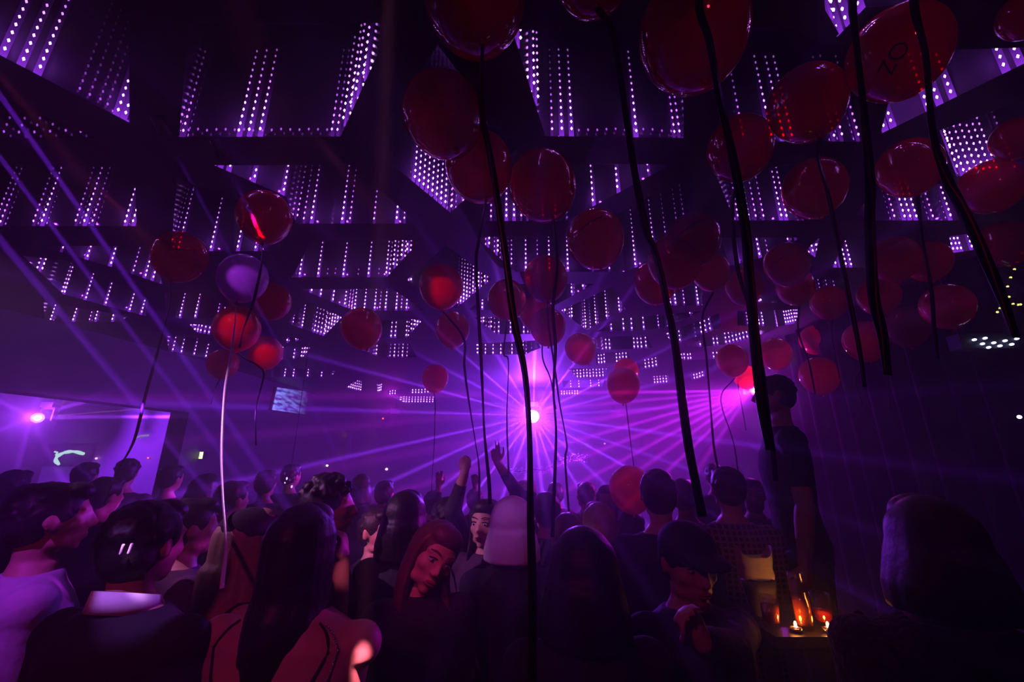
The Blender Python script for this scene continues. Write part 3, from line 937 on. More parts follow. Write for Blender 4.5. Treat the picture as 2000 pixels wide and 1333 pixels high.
def person(px, py, hp, yaw, label, hair='short', hm='hair_black', top='cloth_black', female=False, face=False, vox=.012, arms=None, hrot=(0, 0, 0), sleeves=True,
           base=0.0, backless=False, lean=0.0, scale_head=1.0, group='clubbers in the crowd', long=.45, extra=None, width=1.0, turn=0):
    hd = .235*scale_head
    d = hd*F/hp
    hc = PD(px, py, d)
    k = (hc.z-base+.115)/1.75
    H = 1.75*k
    root_loc = Vector((hc.x, hc.y, base))
    ry = math.radians(yaw)
    Rz = Matrix.Rotation(ry, 3, 'Z')
    fwd = Rz@Vector((0, 1, 0))
    # body origin sits below the head
    def loc(p):
        return Rz.inverted()@(Vector(p)-root_loc)
    wd = (.90 if female else 1.0)*k*width
    mb = MB()
    cl = MB()
    def torso(m_, infl, z0, z1, sh=True):
        tab = [(.455, .135, .105, 0), (.49, .165, .115, -.01), (.53, .168, .118, -.012), (.58, .145, .105, -.005), (.62, .135, .100, 0), (.68, .155, .112, .004), (.73, .172, .120, .006),
               (.77, .182, .112, 0), (.805, .176, .092, -.008), (.825, .140, .075, -.012), (.845, .080, .062, -.014), (.86, .062, .058, -.012)]
        rings = []
        for z, w_, dp, yo in tab:
            if z < z0 or z > z1:
                continue
            rings.append([Vector(((w_*wd+infl)*math.cos(2*PI*j/24), yo*k+(dp*wd+infl)*math.sin(2*PI*j/24), z*H)) for j in range(24)])
        m_.rings(rings)
        if female and z1 > .74:
            for s in (-1, 1):
                m_.ellip((s*.065*wd, .085*k, .725*H), (.055+infl, .05+infl, .055+infl), None, 14, 10)
    torso(mb, 0, 0, 1)
    neck0 = Vector((0, -.014*k, .835*H))
    HC = Vector((0, 0, H-.115))
    mb.capsule(neck0, HC+Vector((0, -.022, -.06)), .054 if not female else .047, .050 if not female else .042, 14)
    # legs
    for s in (-1, 1):
        hip = Vector((s*.088*wd, 0, .49*H))
        kn = Vector((s*.10*wd, .015, .275*H))
        an = Vector((s*.105*wd, -.01, .045*H))
        mb.capsule(hip, kn, .082*k, .055*k)
        mb.capsule(kn, kn.lerp(an, .35)+Vector((0, -.012, 0)), .054*k, .053*k)
        mb.capsule(kn.lerp(an, .35)+Vector((0, -.012, 0)), an, .053*k, .036*k)
        mb.capsule(an+Vector((0, -.02, -.02)), an+Vector((s*.02, .13, -.04)), .034*k, .030*k)
    # arms
    L1, L2 = .285*k, .255*k
    arms = arms or {}
    info = {}
    for s, key in ((-1, 'L'), (1, 'R')):
        sh = Vector((s*.165*wd, -.01, .800*H))
        a = arms.get(key)
        if a is None:
            sw = random.uniform(-.02, .04)
            el = sh+Vector((s*.055, sw-.01, -1)).normalized()*L1
            wr = el+Vector((s*.02, .16+sw*2, -1)).normalized()*L2
            hdv, pn, curl, crl = (wr-el), Vector((-s, .2, 0)), .35, None
        else:
            if 'el' in a:
                el = loc(a['el'])
                wr = loc(a['wr'])
            else:
                el, wr = bent(sh, loc(a['wr']), L1, L2, Rz.inverted()@Vector(a.get('pole', (0, 0, -1))))
            hdv = Rz.inverted()@Vector(a['dir']) if 'dir' in a else wr-el
            pn = Rz.inverted()@Vector(a['n']) if 'n' in a else Vector((-s, .2, 0))
            curl = a.get('curl', .3)
            crl = a.get('curls')
        mb.capsule(sh+Vector((-s*.05, 0, 0)), sh, .052*k, .058*k)
        mb.capsule(sh, el, .052*k, .040*k)
        mb.capsule(el, el.lerp(wr, .3), .041*k, .042*k)
        mb.capsule(el.lerp(wr, .3), wr, .042*k, .027*k)
        hand(mb, wr, hdv, pn, a.get('thumb', s) if a else s, curl, sc=k, curls=crl)
        info[key] = (sh, el, wr)
    # head, turned and tilted on the neck
    hy, hpz, hr = [math.radians(v) for v in hrot]
    RH = Matrix.Rotation(hy, 3, 'Z')@Matrix.Rotation(-hpz, 3, 'X')@Matrix.Rotation(hr, 3, 'Y')
    piv = HC+Vector((0, -.03, -.075))
    sh_ = scale_head
    def h(x, y, z):
        return piv+RH@(Vector((x, y+.03, z+.075))*sh_)
    def he(x, y, z, r, m_=mb, seg=20, rg=12):
        m_.ellip(h(x, y, z), [q*sh_ for q in r], RH, seg, rg)
    he(0, -.012, .022, (.076, .095, .092), mb, 28, 18)
    he(0, .012, -.012, (.068, .080, .088), mb, 28, 18)
    he(0, .030, -.060, (.052, .056, .044))
    he(0, .062, -.094, (.022, .022, .018))
    for s in (-1, 1):
        he(s*.041, .052, -.022, (.023, .026, .024))
        he(s*.040, .020, -.075, (.022, .035, .022))
        mb.ellip(h(s*.079, -.008, -.008), (.009, .019, .031), RH@Matrix.Rotation(s*.25, 3, 'Z'), 10, 8)
        mb.capsule(h(s*.012, .080-.004*female, .026), h(s*.050, .066-.003*female, .026), .011, .009, 8)
        he(s*.010, .096, -.032, (.010, .012, .008))
    if female:
        mb.capsule(h(0, .082, .016), h(0, .103, -.024), .0065, .0095, 10)
    else:
        mb.capsule(h(0, .084, .020), h(0, .108, -.026), .009, .0125, 10)
    he(0, .088, -.057, (.024, .012, .007))
    he(0, .086, -.066, (.021, .012, .008))
    body = fuse(mb, 'person', M['skin'], None, vox, 3 if vox < .01 else 2)
    body.location = root_loc
    body.rotation_euler = (0, 0, ry)
    tag(body, label, 'person', group)
    # clothes
    fc = max(vox, .009)
    if backless:
        rings = []
        for z, w_, dp in [(.50, .172, .122), (.53, .175, .124), (.58, .152, .112), (.62, .142, .107), (.66, .148, .112), (.70, .160, .118)]:
            rings.append([Vector((w_*wd*math.cos(2*PI*j/24), dp*wd*math.sin(2*PI*j/24), z*H)) for j in range(24)])
        cl.rings(rings)
    else:
        torso(cl, .013, .45, .85)
        if sleeves:
            for key in ('L', 'R'):
                sh, el, wr = info[key]
                s = -1 if key == 'L' else 1
                cl.capsule(sh+Vector((-s*.05, 0, 0)), sh, .064*k, .070*k)
                cl.capsule(sh, el if sleeves != 'short' else sh.lerp(el, .62), .064*k, .054*k)
                if sleeves != 'short':
                    cl.capsule(el, el.lerp(wr, .62 if sleeves == 'pushed' else .93), .053*k, .038*k)
    fuse(cl, 'dress_top' if backless else ('coat' if top == 'fuzzy' else 'shirt'), M[top], body, fc, 2, noise=.012 if top == 'fuzzy' else .006, nsc=.02 if top == 'fuzzy' else .07)
    tr = MB()
    for s in (-1, 1):
        tr.capsule((s*.085*wd, 0, .49*H), (s*.10*wd, .012, .275*H), .100*k, .070*k)
        tr.capsule((s*.10*wd, .012, .275*H), (s*.105*wd, -.012, .07*H), .068*k, .056*k)
    tr.ellip((0, -.005, .49*H), (.175*wd, .128*wd, .09*H))
    fuse(tr, 'trousers', M['denim'], body, .018, 1)
    for s in (-1, 1):
        sm = MB()
        sm.capsule((s*.105*wd, -.045, .042), (s*.125*wd, .125, .036), .040, .036, 12)
        sm.capsule((s*.105*wd, -.03, .04), (s*.105*wd, -.03, .09), .040, .042, 12)
        sm.build('shoe', M['shoe'], body)
    # hair
    hb = MB()
    if hair in ('short', 'long', 'curly', 'bun', 'bob', 'cap', 'beanie'):
        he(0, -.020, .026, (.085, .098, .092), hb, 28, 18)
        he(0, -.045, -.010, (.078, .070, .080), hb, 24, 14)
        if hair in ('short',):
            he(0, .040, .082, (.060, .050, .034), hb)
        if female:
            he(0, .025, .075, (.066, .055, .045), hb)
        rnd = random.Random(int(px*7+py))
        if hair == 'curly':
            for i in range(70):
                a = rnd.uniform(0, 2*PI)
                e = rnd.uniform(.05, 1.4)
                he(.085*math.cos(a)*math.cos(e), -.015+.098*math.sin(a)*math.cos(e), .04+.088*math.sin(e), (.019, .019, .017), hb, 8, 6)
        elif hair == 'short':
            for i in range(60):
                a = rnd.uniform(-PI, 0)
                e = rnd.uniform(-.3, 1.4)
                he(.080*math.cos(a)*math.cos(e), -.022+.093*math.sin(a)*math.cos(e), .024+.088*math.sin(e), (.013, .013, .011), hb, 8, 6)
        elif hair == 'bun':
            he(0, -.10, .085, (.045, .042, .042), hb)
    if hair in ('long', 'bob', 'hood'):
        L = long if hair == 'long' else .16
        if hair == 'hood':
            L = .13
        rings = []
        K = 16
        A = math.radians(128 if hair != 'hood' else 140)
        for i in range(K+1):
            t = i/K
            z = .07-(L+.07)*t
            z_ = z
            spread = 1+.30*min(1, max(0, (t-.25)/.5))
            th = .026*(1-.5*t)+.010
            outer, inner = [], []
            NA = 30
            for j in range(NA+1):
                a = -A+2*A*j/NA
                rip = 1+.022*math.sin(7*a+.8*math.sin(t*3))+.014*math.sin(19*a+t*2)+.008*math.sin(41*a)
                top = math.sqrt(max(.02, 1-((z-.022)/.094)**2)) if z > .022 else 1
                rx, ryy = .092*spread*rip*top, (.104 if t < .35 else .104+.02*math.sin(t*3))*rip*top
                outer.append((rx*math.sin(a), -.018-ryy*math.cos(a)))
                rx2, ry2 = rx-th, ryy-th
                inner.append((rx2*math.sin(a), -.018-ry2*math.cos(a)))
            fr = max(0, 1-t*1.6)
            ring = []
            for (x, y) in outer+inner[::-1]:
                p1 = h(x, y, z_)
                q = piv+Vector((x, y+.03, z_+.075))*sh_ + (RH@Vector((0, 0, .09))-Vector((0, 0, .09)))*.3
                ring.append(p1*fr+q*(1-fr))
            rings.append(ring)
        hb.rings(rings)
    if hair == 'hood':
        he(0, -.020, .024, (.098, .112, .108), hb, 28, 18)
    if hair == 'beanie':
        he(0, -.012, .045, (.092, .104, .088), hb, 28, 18)
    if hb.v:
        if hair in ('short', 'curly', 'bun'):
            fuse(hb, 'hair', M[hm], body, .0065 if vox < .01 else .010, 2)
        elif hair == 'hood':
            fuse(hb, 'hood', M[top if hm == 'hair_black' else hm], body, .008, 3)
        elif hair in ('long', 'bob'):
            fuse(hb, 'hair', M[hm], body, .0055 if vox < .01 else .009, 1, fac=.4)
        else:
            fuse(hb, 'hair', M[hm], body, .008, 2)
    if hair == 'cap' or extra == 'black_cap':
        cb = MB()
        he(0, -.008, .046, (.090, .106, .078), cb, 28, 16)
        for s_ in range(1):
            R2 = RH@Matrix.Rotation(-.12, 3, 'X')
            cb.ellip(h(0, .115, .048), (.068, .072, .009), R2, 20, 8)
        fuse(cb, 'cap', M['cloth_black'] if extra != 'white_cap' else M['white_cloth'], body, .006, 2)
    if face:
        for s in (-1, 1):
            e = MB()
            he(s*.031, .0745, .004, (.0150, .012, .0095), e, 14, 10)
            eo = e.build('eye', M['eye'], body)
            i_ = MB()
            he(s*.031, .0835, .0025, (.0058, .0045, .0058), i_, 12, 8)
            i_.build('iris', M['iris'], eo)
            b = MB()
            t_ = .62 if female else 1
            b.capsule(h(s*.014, .0905, .031), h(s*.032, .0855, .037), .0036*t_, .0040*t_, 8)
            b.capsule(h(s*.032, .0855, .037), h(s*.052, .0710, .032), .0040*t_, .0022*t_, 8)
            b.build('eyebrow', M[hm if hm != 'hair_fair' else 'hair_brown'], body)
            l_ = MB()
            l_.capsule(h(s*.016, .0855, .0125), h(s*.031, .0880, .0150), .0022, .0026, 6)
            l_.capsule(h(s*.031, .0880, .0150), h(s*.047, .0800, .0105), .0026, .0020, 6)
            l_.build('eyelashes', M['iris'], body)
        l = MB()
        he(0, .0945, -.0575, (.021, .0085, .0050), l, 16, 8)
        he(0, .0925, -.0665, (.018, .0085, .0062), l, 16, 8)
        l.build('lips', M['lip'], body)
    bpy.context.view_layer.update()
    return dict(body=body, h=h, H=H, k=k, wd=wd, info=info, mw=body.matrix_world.copy(), d=d, RH=RH, loc=loc)

# --- front row
p = person(104, 1012, 134, -40, 'man in a pale grey t-shirt seen from behind at the left edge, head turned right', top='cloth_grey', sleeves='short', vox=.008)
p = person(286, 1062, 160, -8, 'man in a black suit jacket with a white shirt collar, back to the camera', vox=.008, width=1.12)
# white collar band and two pale hair bars of the suited man
c = MB()
K = 28
rings = []
for j in range(K+1):
    a = PI*(.92)+PI*1.16*j/K
    x, y = math.cos(a), math.sin(a)
    z = p['H']*.866-.012*max(0, 1+y)*2
    n = Vector((x, y, 0))
    q = Vector((x*.078, -.014+y*.076, z))
    rings.append([q+n*.004+Vector((0, 0, .020)), q+n*.012+Vector((0, 0, -.030)), q+n*.006+Vector((0, 0, -.030)), q-n*.002+Vector((0, 0, .020))])
c.rings(rings)
c.build('shirt_collar', M['white_cloth'], p['body'])
SUIT = p
hc_ = MB()
for u in (-.008, .008):
    q = p['loc']((-1.003+u*.8, 1.172+u*.6, 1.63))
    hc_.capsule(q+Vector((0, 0, -.010)), q+Vector((.003, 0, .010)), .0035, .0035, 8)
hc_.build('hair_bars', M['white_cloth'], p['body'])
person(372, 1030, 108, -40, 'dark haired man just right of the suited man, ear and jaw faintly lit', top='cloth_plum')
person(487, 1062, 125, -48, 'fair long haired woman with a dark cap and bare shoulder', 'long', 'hair_fair', 'cloth_black', True, sleeves=False, vox=.008, long=.30, extra='black_cap')
W4 = person(592, 1068, 158, -6, 'woman with very long straight dark hair and a bare back, seen from behind', 'long', 'hair_black', 'cloth_black', True, vox=.007, backless=True, long=.52, sleeves=False, width=1.38,
            arms={'R': dict(wr=P(668, 1100, 1.50), n=(-1, 0, 0), dir=(-.1, .1, 1), curl=.6, pole=(-.2, .2, -1))})
b = W4['body']
H4, k4, wd4 = W4['H'], W4['k'], W4['wd']
# shoulder straps and a fine chain down the back
TAB = [(.68, .155, .112, .004), (.73, .172, .120, .006), (.77, .182, .112, 0), (.805, .176, .092, -.008), (.825, .140, .075, -.012), (.845, .080, .062, -.014), (.86, .062, .058, -.012)]
def on_back(z, a, off=.003):
    # point on the skin of the upper back; a = angle from the spine towards the right shoulder
    for (z0, w0, d0, y0), (z1, w1, d1, y1) in zip(TAB, TAB[1:]):
        if z <= z1:
            break
    t = max(0, min(1, (z-z0)/(z1-z0)))
    w_, dp, yo = w0+(w1-w0)*t, d0+(d1-d0)*t, y0+(y1-y0)*t
    n = Vector((math.sin(a), -math.cos(a), .25)).normalized()
    return Vector((w_*wd4*math.sin(a), yo*k4-dp*wd4*math.cos(a), z*H4))+n*off
for s in (-1, 1):
    st = tube([on_back(.835-.155*i/20, s*(.95-.80*i/20)) for i in range(21)], .0030, 6)
    st.build('shoulder_strap', M['cloth_black'], b)
ch = MB()
for i in range(60):
    t = i/59
    ch.ellip(on_back(.832-.15*t, 1.02-.50*t), (.0024, .0024, .0034), None, 6, 4)
ch.build('back_chain', M['metal'], b)
person(643, 990, 108, -72, 'tall man with curly hair in profile, forehead edged with light', 'curly', top='cloth_plum', vox=.009)
person(738, 1038, 84, -118, 'man in black with a brightly lit pink face looking right', face=True, vox=.007)
person(792, 1012, 102, -5, 'person with smooth round dark hair, edged with light, behind the tilting woman', 'bob', 'hair_black', 'cloth_black', True)
W8 = person(828, 1075, 124, -163, 'woman in a black top tilting her lit face toward her shoulder, red brown hair', 'long', 'hair_brown', 'cloth_black', True, True, .006, hrot=(6, 12, -27), long=.36)
eb = MB()
q = W8['h'](-.081, -.006, -.050)
eb.ellip(q, (.006, .006, .008), None, 10, 8)
eb.build('earring', M['metal'], W8['body'])
# raised hands in front of the star light
Yf = 2.55
person(872, 1012, 78, 0, 'person in black raising a clenched fist toward the star light', vox=.0065, sleeves='pushed',
       arms={'R': dict(el=P(884, 1000, 2.44), wr=P(908, 922, 2.40), n=(0, 1, 0), curl=1.15, dir=(.02, .05, 1))})
person(1026, 972, 62, 0, 'person in a white cap reaching up an open hand, forearm bare', 'cap', extra='white_cap', vox=.0065, sleeves='pushed',
       arms={'L': dict(el=P(1012, 965, 2.95), wr=P(972, 905, 2.90), n=(0, 1, 0), curl=.12, dir=(-.22, 0, 1), curls=[.05, .10, .55, .6, .05])})
person(846, 985, 50, 0, 'person behind raising a spread hand beside the hazy balloon ribbon', vox=.008, sleeves='pushed',
       arms={'R': dict(el=P(852, 985, 3.70), wr=P(857, 951, 3.68), n=(0, -1, 0), curl=.10, dir=(0, 0, 1))})
person(928, 978, 46, 0, 'person holding up one pinkish hand left of the open hand', vox=.009, sleeves='pushed',
       arms={'R': dict(el=P(934, 985, 3.90), wr=P(928, 950, 3.88), n=(0, -1, 0), curl=.45, dir=(-.1, 0, 1))})
person(950, 1022, 88, 158, 'long haired woman facing the camera beside the pale hood', 'long', 'hair_black', 'cloth_plum', True, True, .009)
person(1000, 1030, 105, 4, 'person with a pale hood up, black jacket, back to the camera', 'hood', 'white_cloth', 'cloth_black')
person(1068, 1000, 74, 0, 'person with an arc of light around the crown under the star light', 'short', 'hair_black')
person(1112, 1050, 90, -30, 'person with a bright pink rim along the forehead behind the big dark head', 'short', 'hair_brown', 'cloth_plum')
person(1138, 1115, 166, 2, 'large dark silhouetted head and black top in the middle front', 'bob', 'hair_black', 'cloth_black')
person(1168, 1022, 78, 8, 'person with soft greyish hair behind the big dark silhouette', 'bob', 'hair_fair', 'cloth_plum', True)
person(1144, 968, 50, 20, 'small head far back, first left of the low balloon', 'short', 'hair_brown', 'cloth_plum')
person(1186, 978, 58, 165, 'dim faced person left of the low balloon', 'bob', 'hair_black', 'cloth_plum', True)
person(1286, 966, 96, -14, 'dark haired man right of the low balloon, back turned', 'short')
person(1338, 970, 68, -36, 'man with a pink lit ear behind the man in the black cap', 'short')
person(1340, 1092, 138, 186, 'man in a black cap looking down in the dark, one hand raised', 'cap', 'hair_black', 'cloth_black', False, True, .008, hrot=(0, 10, 0),
       arms={'L': dict(wr=P(1352, 1262, 1.05), n=(0, -1, .2), curl=.55, dir=(-.55, -.1, .8), pole=(1, .2, -1))})
person(1420, 955, 84, -6, 'man in a checked shirt seen from behind', 'short', 'hair_black', 'check')
person(1470, 968, 64, 160, 'man with a dull red lit face beside the checked shirt', 'short', 'hair_black', 'cloth_black', False, True, .009)
POD = .40
person(1510, 772, 78, 70, 'man in a black t-shirt standing raised on a podium at right', 'short', 'hair_black', 'cloth_black', base=POD, sleeves='short', vox=.009, width=.88)
pod_c = PD(1510, 772, .235*F/78)
W20 = person(1822, 1065, 186, -24, 'person in a fuzzy plum fleece with a black strap in the dark right corner', 'long', 'hair_brown', 'fuzzy', True, vox=.010, long=.14, width=1.25)
st = tube(spline([(-.17, .05, .83*W20['H']), (-.13, -.10, .80*W20['H']), (-.02, -.165, .70*W20['H']), (.10, -.165, .60*W20['H']), (.20, -.08, .53*W20['H'])], 24), .011, 8)
st.build('bag_strap', M['cloth_black'], W20['body'])
# --- the crowd behind, dim against the haze
BACK = [(28, 950, 62, 10, 'short', 'person farthest left in the dim crowd'), (62, 985, 78, -20, 'bob', 'dim person behind the grey t-shirt, slightly left'),
        (168, 930, 52, 15, 'short', 'dim small head under the curved neon sign'), (206, 968, 70, -12, 'short', 'dim head beneath the long slack ribbon'),
        (248, 925, 48, 25, 'curly', 'curly dim head far back left'), (335, 935, 50, -10, 'short', 'dim head left of the green exit box'),
        (398, 958, 62, 12, 'bob', 'dim head left of the silver ribbon'), (455, 975, 68, -25, 'short', 'dim head right of the silver ribbon'),
        (520, 945, 52, 8, 'short', 'dim head below the wall screen'), (570, 930, 44, -18, 'short', 'dim head below the glassy sparkle'),
        (705, 950, 46, 10, 'bob', 'dim head under the orange niche'), (752, 965, 50, -8, 'short', 'dim head above the lit pink face'),
        (1085, 965, 44, 5, 'short', 'small head under the glitter garland'), (1230, 1030, 68, 12, 'short', 'dark head directly beneath the low balloon'),
        (1395, 930, 48, -15, 'short', 'small dark head in front of the arch')]
for x, y, hp, yw, hr, lb in BACK:
    person(x, y, hp, yw, lb, hr, 'hair_black', random.choice(['cloth_black', 'cloth_plum']), hr == 'bob', vox=.016, group='dim crowd in the haze')

def trinket(P_, name, loc_w, r, m, per):
    mb = MB()
    mb.ellip((0, 0, 0), (r, r, r*1.3), None, 10, 8)
    o = mb.build(name, m, per['body'])
    o.location = per['loc'](loc_w)
    return o

# ================================================================ the left side room, stage, furniture
a0, a1 = PZ(-500, 700, 2.45), PZ(370, 806, 2.45)
def slab_between(name, p, q, z0, z1, th, m):
    p, q = Vector((p.x, p.y)), Vector((q.x, q.y))
    d = (q-p).normalized()
    n = Vector((-d.y, d.x))*th
    v = []
    for z in (z0, z1):
        for c in (p, q, q+n, p+n):
            v.append((c.x, c.y, z))
    return mesh_obj(name, v, [(0, 3, 2, 1), (4, 5, 6, 7), (0, 1, 5, 4), (1, 2, 6, 5), (2, 3, 7, 6), (3, 0, 4, 7)], m, None, False, 'structure')
pA, pB = PZ(30, 765, 2.45), PZ(370, 806, 2.45)
def PW(x, y, off=.02):
    # point on the partition wall, seen through pixel x, y
    A2, B2 = Vector((pB.x+off, pB.y, 0)), Vector((pB.x+.25+off, 11.99, 0))
    r = ray(x, y)
    n = Vector((-(B2-A2).y, (B2-A2).x, 0))
    t = n.dot(A2-CAM)/n.dot(r)
    return CAM+r*t
dr = (pB-pA)
pS = pA-dr*((pA.y+3.9)/dr.y)
slab_between('wall_soffit', pS, pB, 2.45, 3.16, .25, M['wall'])
slab_between('wall_partition', pB, Vector((pB.x+.25, 11.99, 0)), 0, 3.16, .25, M['wall'])
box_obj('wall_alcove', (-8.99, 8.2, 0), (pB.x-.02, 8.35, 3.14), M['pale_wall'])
# lit pane strips on the alcove wall (neon bits)
def neon(name, pts, r, col, strength, label, cat, z=None):
    m = mat(name+'_glow', (.02, .02, .02), .4, emis=col, estr=strength, sample=False)
    t = tube(pts, r, 8)
    t.build('glass_tube', m, None)
    o = bpy.context.scene.objects[-1]
    return o
def lit_mat(name, col, s, sample=False):
    return mat(name, (.02, .02, .02), .4, emis=col, estr=s, sample=sample)
# curved sign
ys = 8.09
root = empty('neon_sign', P(135, 890, ys))
tag(root, 'pale green curved neon sign glowing in the side room', 'neon sign')
m = lit_mat('pale_green_neon', (.55, 1, .75), 1.1)
L0 = root.location
def local(pts, L):
    return [Vector(p)-L for p in pts]
arc = [P(115, 908, ys), P(109, 900, ys), P(112, 892, ys), P(122, 886, ys), P(134, 883, ys), P(147, 883, ys), P(163, 887, ys)]
bk = MB()
for i in range(12):
    pass
t = tube(spline(local(arc, L0), 24), .022, 10, [.9+.6*abs(math.sin(i*.5)) for i in range(25)])
t.build('curved_tube', m, root)
t = tube(local([P(107, 883, ys), P(112, 884, ys), P(109, 890, ys)], L0), .016, 8)
t.build('short_tube', m, root)
bb = MB()
c = P(135, 890, ys+.09)-L0
bb.box((c.x-.45, c.y, c.z-.2), (c.x+.45, c.y+.03, c.z+.2))
bb.build('backing_board', M['black'], root, False)
# sign strokes on the pale wall
for (pts, lb) in [([(14, 789), (24, 780), (31, 779), (34, 788)], 'faint hooked sign stroke left of the side room lamp'), ([(53, 777), (60, 779), (69, 778), (60, 788)], 'faint zigzag sign stroke above the side room lamp'),
                  ([(24, 826), (40, 827)], 'short pale sign bar under the side room lamp'), ([(263, 857), (275, 852), (290, 851)], 'pale blue light bar in the side room, right of the slack ribbon')]:
    t = tube([P(x, y, 8.18) for x, y in pts], .018, 8)
    o = t.build('sign_stroke', lit_mat('pale_violet_neon', (.55, .45, 1), .55), None)
    tag(o, lb, 'sign')
# exit light
root = empty('exit_light', PW(392, 890, .03), -.6)
tag(root, 'small yellow green exit light on the wall left of the silver ribbon', 'exit light')
mb = MB()
mb.box((-.075, 0, -.05), (.075, .05, .05))
mb.build('housing', M['black'], root, False)
mb = MB()
mb.box((-.065, -.006, -.042), (.065, 0, .042))
mb.build('lit_face', lit_mat('exit_face', (.75, 1, .35), 3.5), root, False)
# pictogram strokes on its face
mb = MB()
mb.box((-.02, -.008, -.028), (-.008, -.006, .024))
mb.box((.010, -.008, -.026), (.030, -.006, -.014))
mb.box((.012, -.008, .004), (.024, -.006, .026))
mb.build('pictogram', mat('exit_dark', (.02, .15, .05), .5), root, False)
# wall screen
sc_pts = [PW(541, 757, .05), PW(603, 766, .05), PW(596, 810, .05), PW(531, 801, .05)]
ctr = sum(sc_pts, Vector())/4
root = empty('wall_screen', ctr)
tag(root, 'blue lit rectangular screen high on the left wall', 'screen')
nrm = (sc_pts[1]-sc_pts[0]).cross(sc_pts[3]-sc_pts[0]).normalized()
if nrm.dot(CAM-ctr) < 0:
    nrm = -nrm
def screen_mat():
    m = bpy.data.materials.new('screen_picture')
    m.use_nodes = True
    n = m.node_tree
    b = n.nodes['Principled BSDF']
    b.inputs['Base Color'].default_value = (.01, .01, .02, 1)
    tc = n.nodes.new('ShaderNodeTexCoord')
    mp = n.nodes.new('ShaderNodeMapping')
    mp.inputs['Scale'].default_value = (1.5, 1.5, 7)
    ns = n.nodes.new('ShaderNodeTexNoise')
    ns.inputs['Scale'].default_value = 3
    ns.inputs['Detail'].default_value = 6
    n.links.new(tc.outputs['Object'], mp.inputs[0])
    n.links.new(mp.outputs[0], ns.inputs['Vector'])
    cr = n.nodes.new('ShaderNodeValToRGB')
    cr.color_ramp.elements[0].position = .38
    cr.color_ramp.elements[0].color = (.02, .01, .16, 1)
    cr.color_ramp.elements[1].position = .68
    cr.color_ramp.elements[1].color = (.22, .28, .95, 1)
    n.links.new(ns.outputs['Fac'], cr.inputs[0])
    n.links.new(cr.outputs[0], b.inputs['Emission Color'])
    sx = n.nodes.new('ShaderNodeSeparateXYZ')
    n.links.new(tc.outputs['Object'], sx.inputs[0])
    mr = n.nodes.new('ShaderNodeMapRange')
    mr.inputs['From Min'].default_value = -.75
    mr.inputs['From Max'].default_value = .5
    mr.inputs['To Min'].default_value = 2.2
    mr.inputs['To Max'].default_value = .12
    n.links.new(sx.outputs[1], mr.inputs['Value'])
    n.links.new(mr.outputs[0], b.inputs['Emission Strength'])
    m.cycles.emission_sampling = 'NONE'
    return m
v = [p-ctr for p in sc_pts]
f = [(0, 1, 2, 3)]
mesh_obj('picture', [p+nrm*.004 for p in v], f, screen_mat(), root, False)
g = [p*1.05 for p in v]
vv_ = g+[p-nrm*.04 for p in g]
mesh_obj('frame', vv_, [(0, 1, 2, 3), (7, 6, 5, 4), (0, 4, 5, 1), (1, 5, 6, 2), (2, 6, 7, 3), (3, 7, 4, 0)], M['black'], root, False)
# orange lit niche
root = empty('wall_niche', PW(685, 868, .12), -PI/2+.45)
tag(root, 'small orange lit niche on the left wall beyond the crowd', 'niche')
mb = MB()
mb.box((-.14, 0, -.28), (.14, .02, .28))
mb.build('back_panel', mat('niche_back', (.3, .08, .04), .6), root, False)
mb = MB()
for a_, b_ in (((-.15, -.12, -.30), (-.13, .02, .30)), ((.13, -.12, -.30), (.15, .02, .30)), ((-.15, -.12, .28), (.15, .02, .30)), ((-.15, -.12, -.30), (.15, .02, -.28)), ((-.13, -.11, -.01), (.13, .0, .0))):
    mb.box(a_, b_)
mb.build('shelf_frame', M['black'], root, False)
mb = MB()
mb.ellip((0, -.05, .20), (.10, .03, .035))
mb.build('upper_lamp', lit_mat('warm_orange', (1, .28, .05), 2.6), root)
mb = MB()
mb.ellip((.03, -.05, -.20), (.08, .03, .06))
mb.build('lower_lamp', lit_mat('warm_orange_dim', (1, .25, .06), 1.1), root)
# small points of light
for (p_, r, col, s_, lb) in [
        (P(188, 896, 8.16), .024, (1, .35, .5), 3, 'tiny pink wall light right of the curved neon sign'), (P(289, 895, 8.16), .018, (1, .12, .05), 3, 'tiny red wall light in the side room'),
        (PW(639, 910), .026, (1, .75, .7), 5, 'tiny white wall light under the orange niche'), (P(755, 917, 11.95), .040, (1, .45, .5), 4, 'small oblong pink light left of the raised fist'),
        (P(748, 818, 11.95), .028, (1, .10, .05), 3, 'tiny red light on the back wall above the oblong pink one'), (P(1181, 867, 11.95), .026, (.9, .2, .6), 2, 'faint pink light right of the garland'),
        (P(1991, 815, 2.25), .012, (.7, .8, 1), 5, 'lone white point of light at the right edge'), (P(955, 808, 11.95), .026, (1, .3, .6), 2, 'faint pink point left of the star light')]:
    mb = MB()
    mb.ellip((0, 0, 0), (r, r*.6, r*.8), None, 12, 8)
    o = mb.build('indicator_light', lit_mat('point_glow', col, s_), None)
    o.location = p_
    tag(o, lb, 'light')
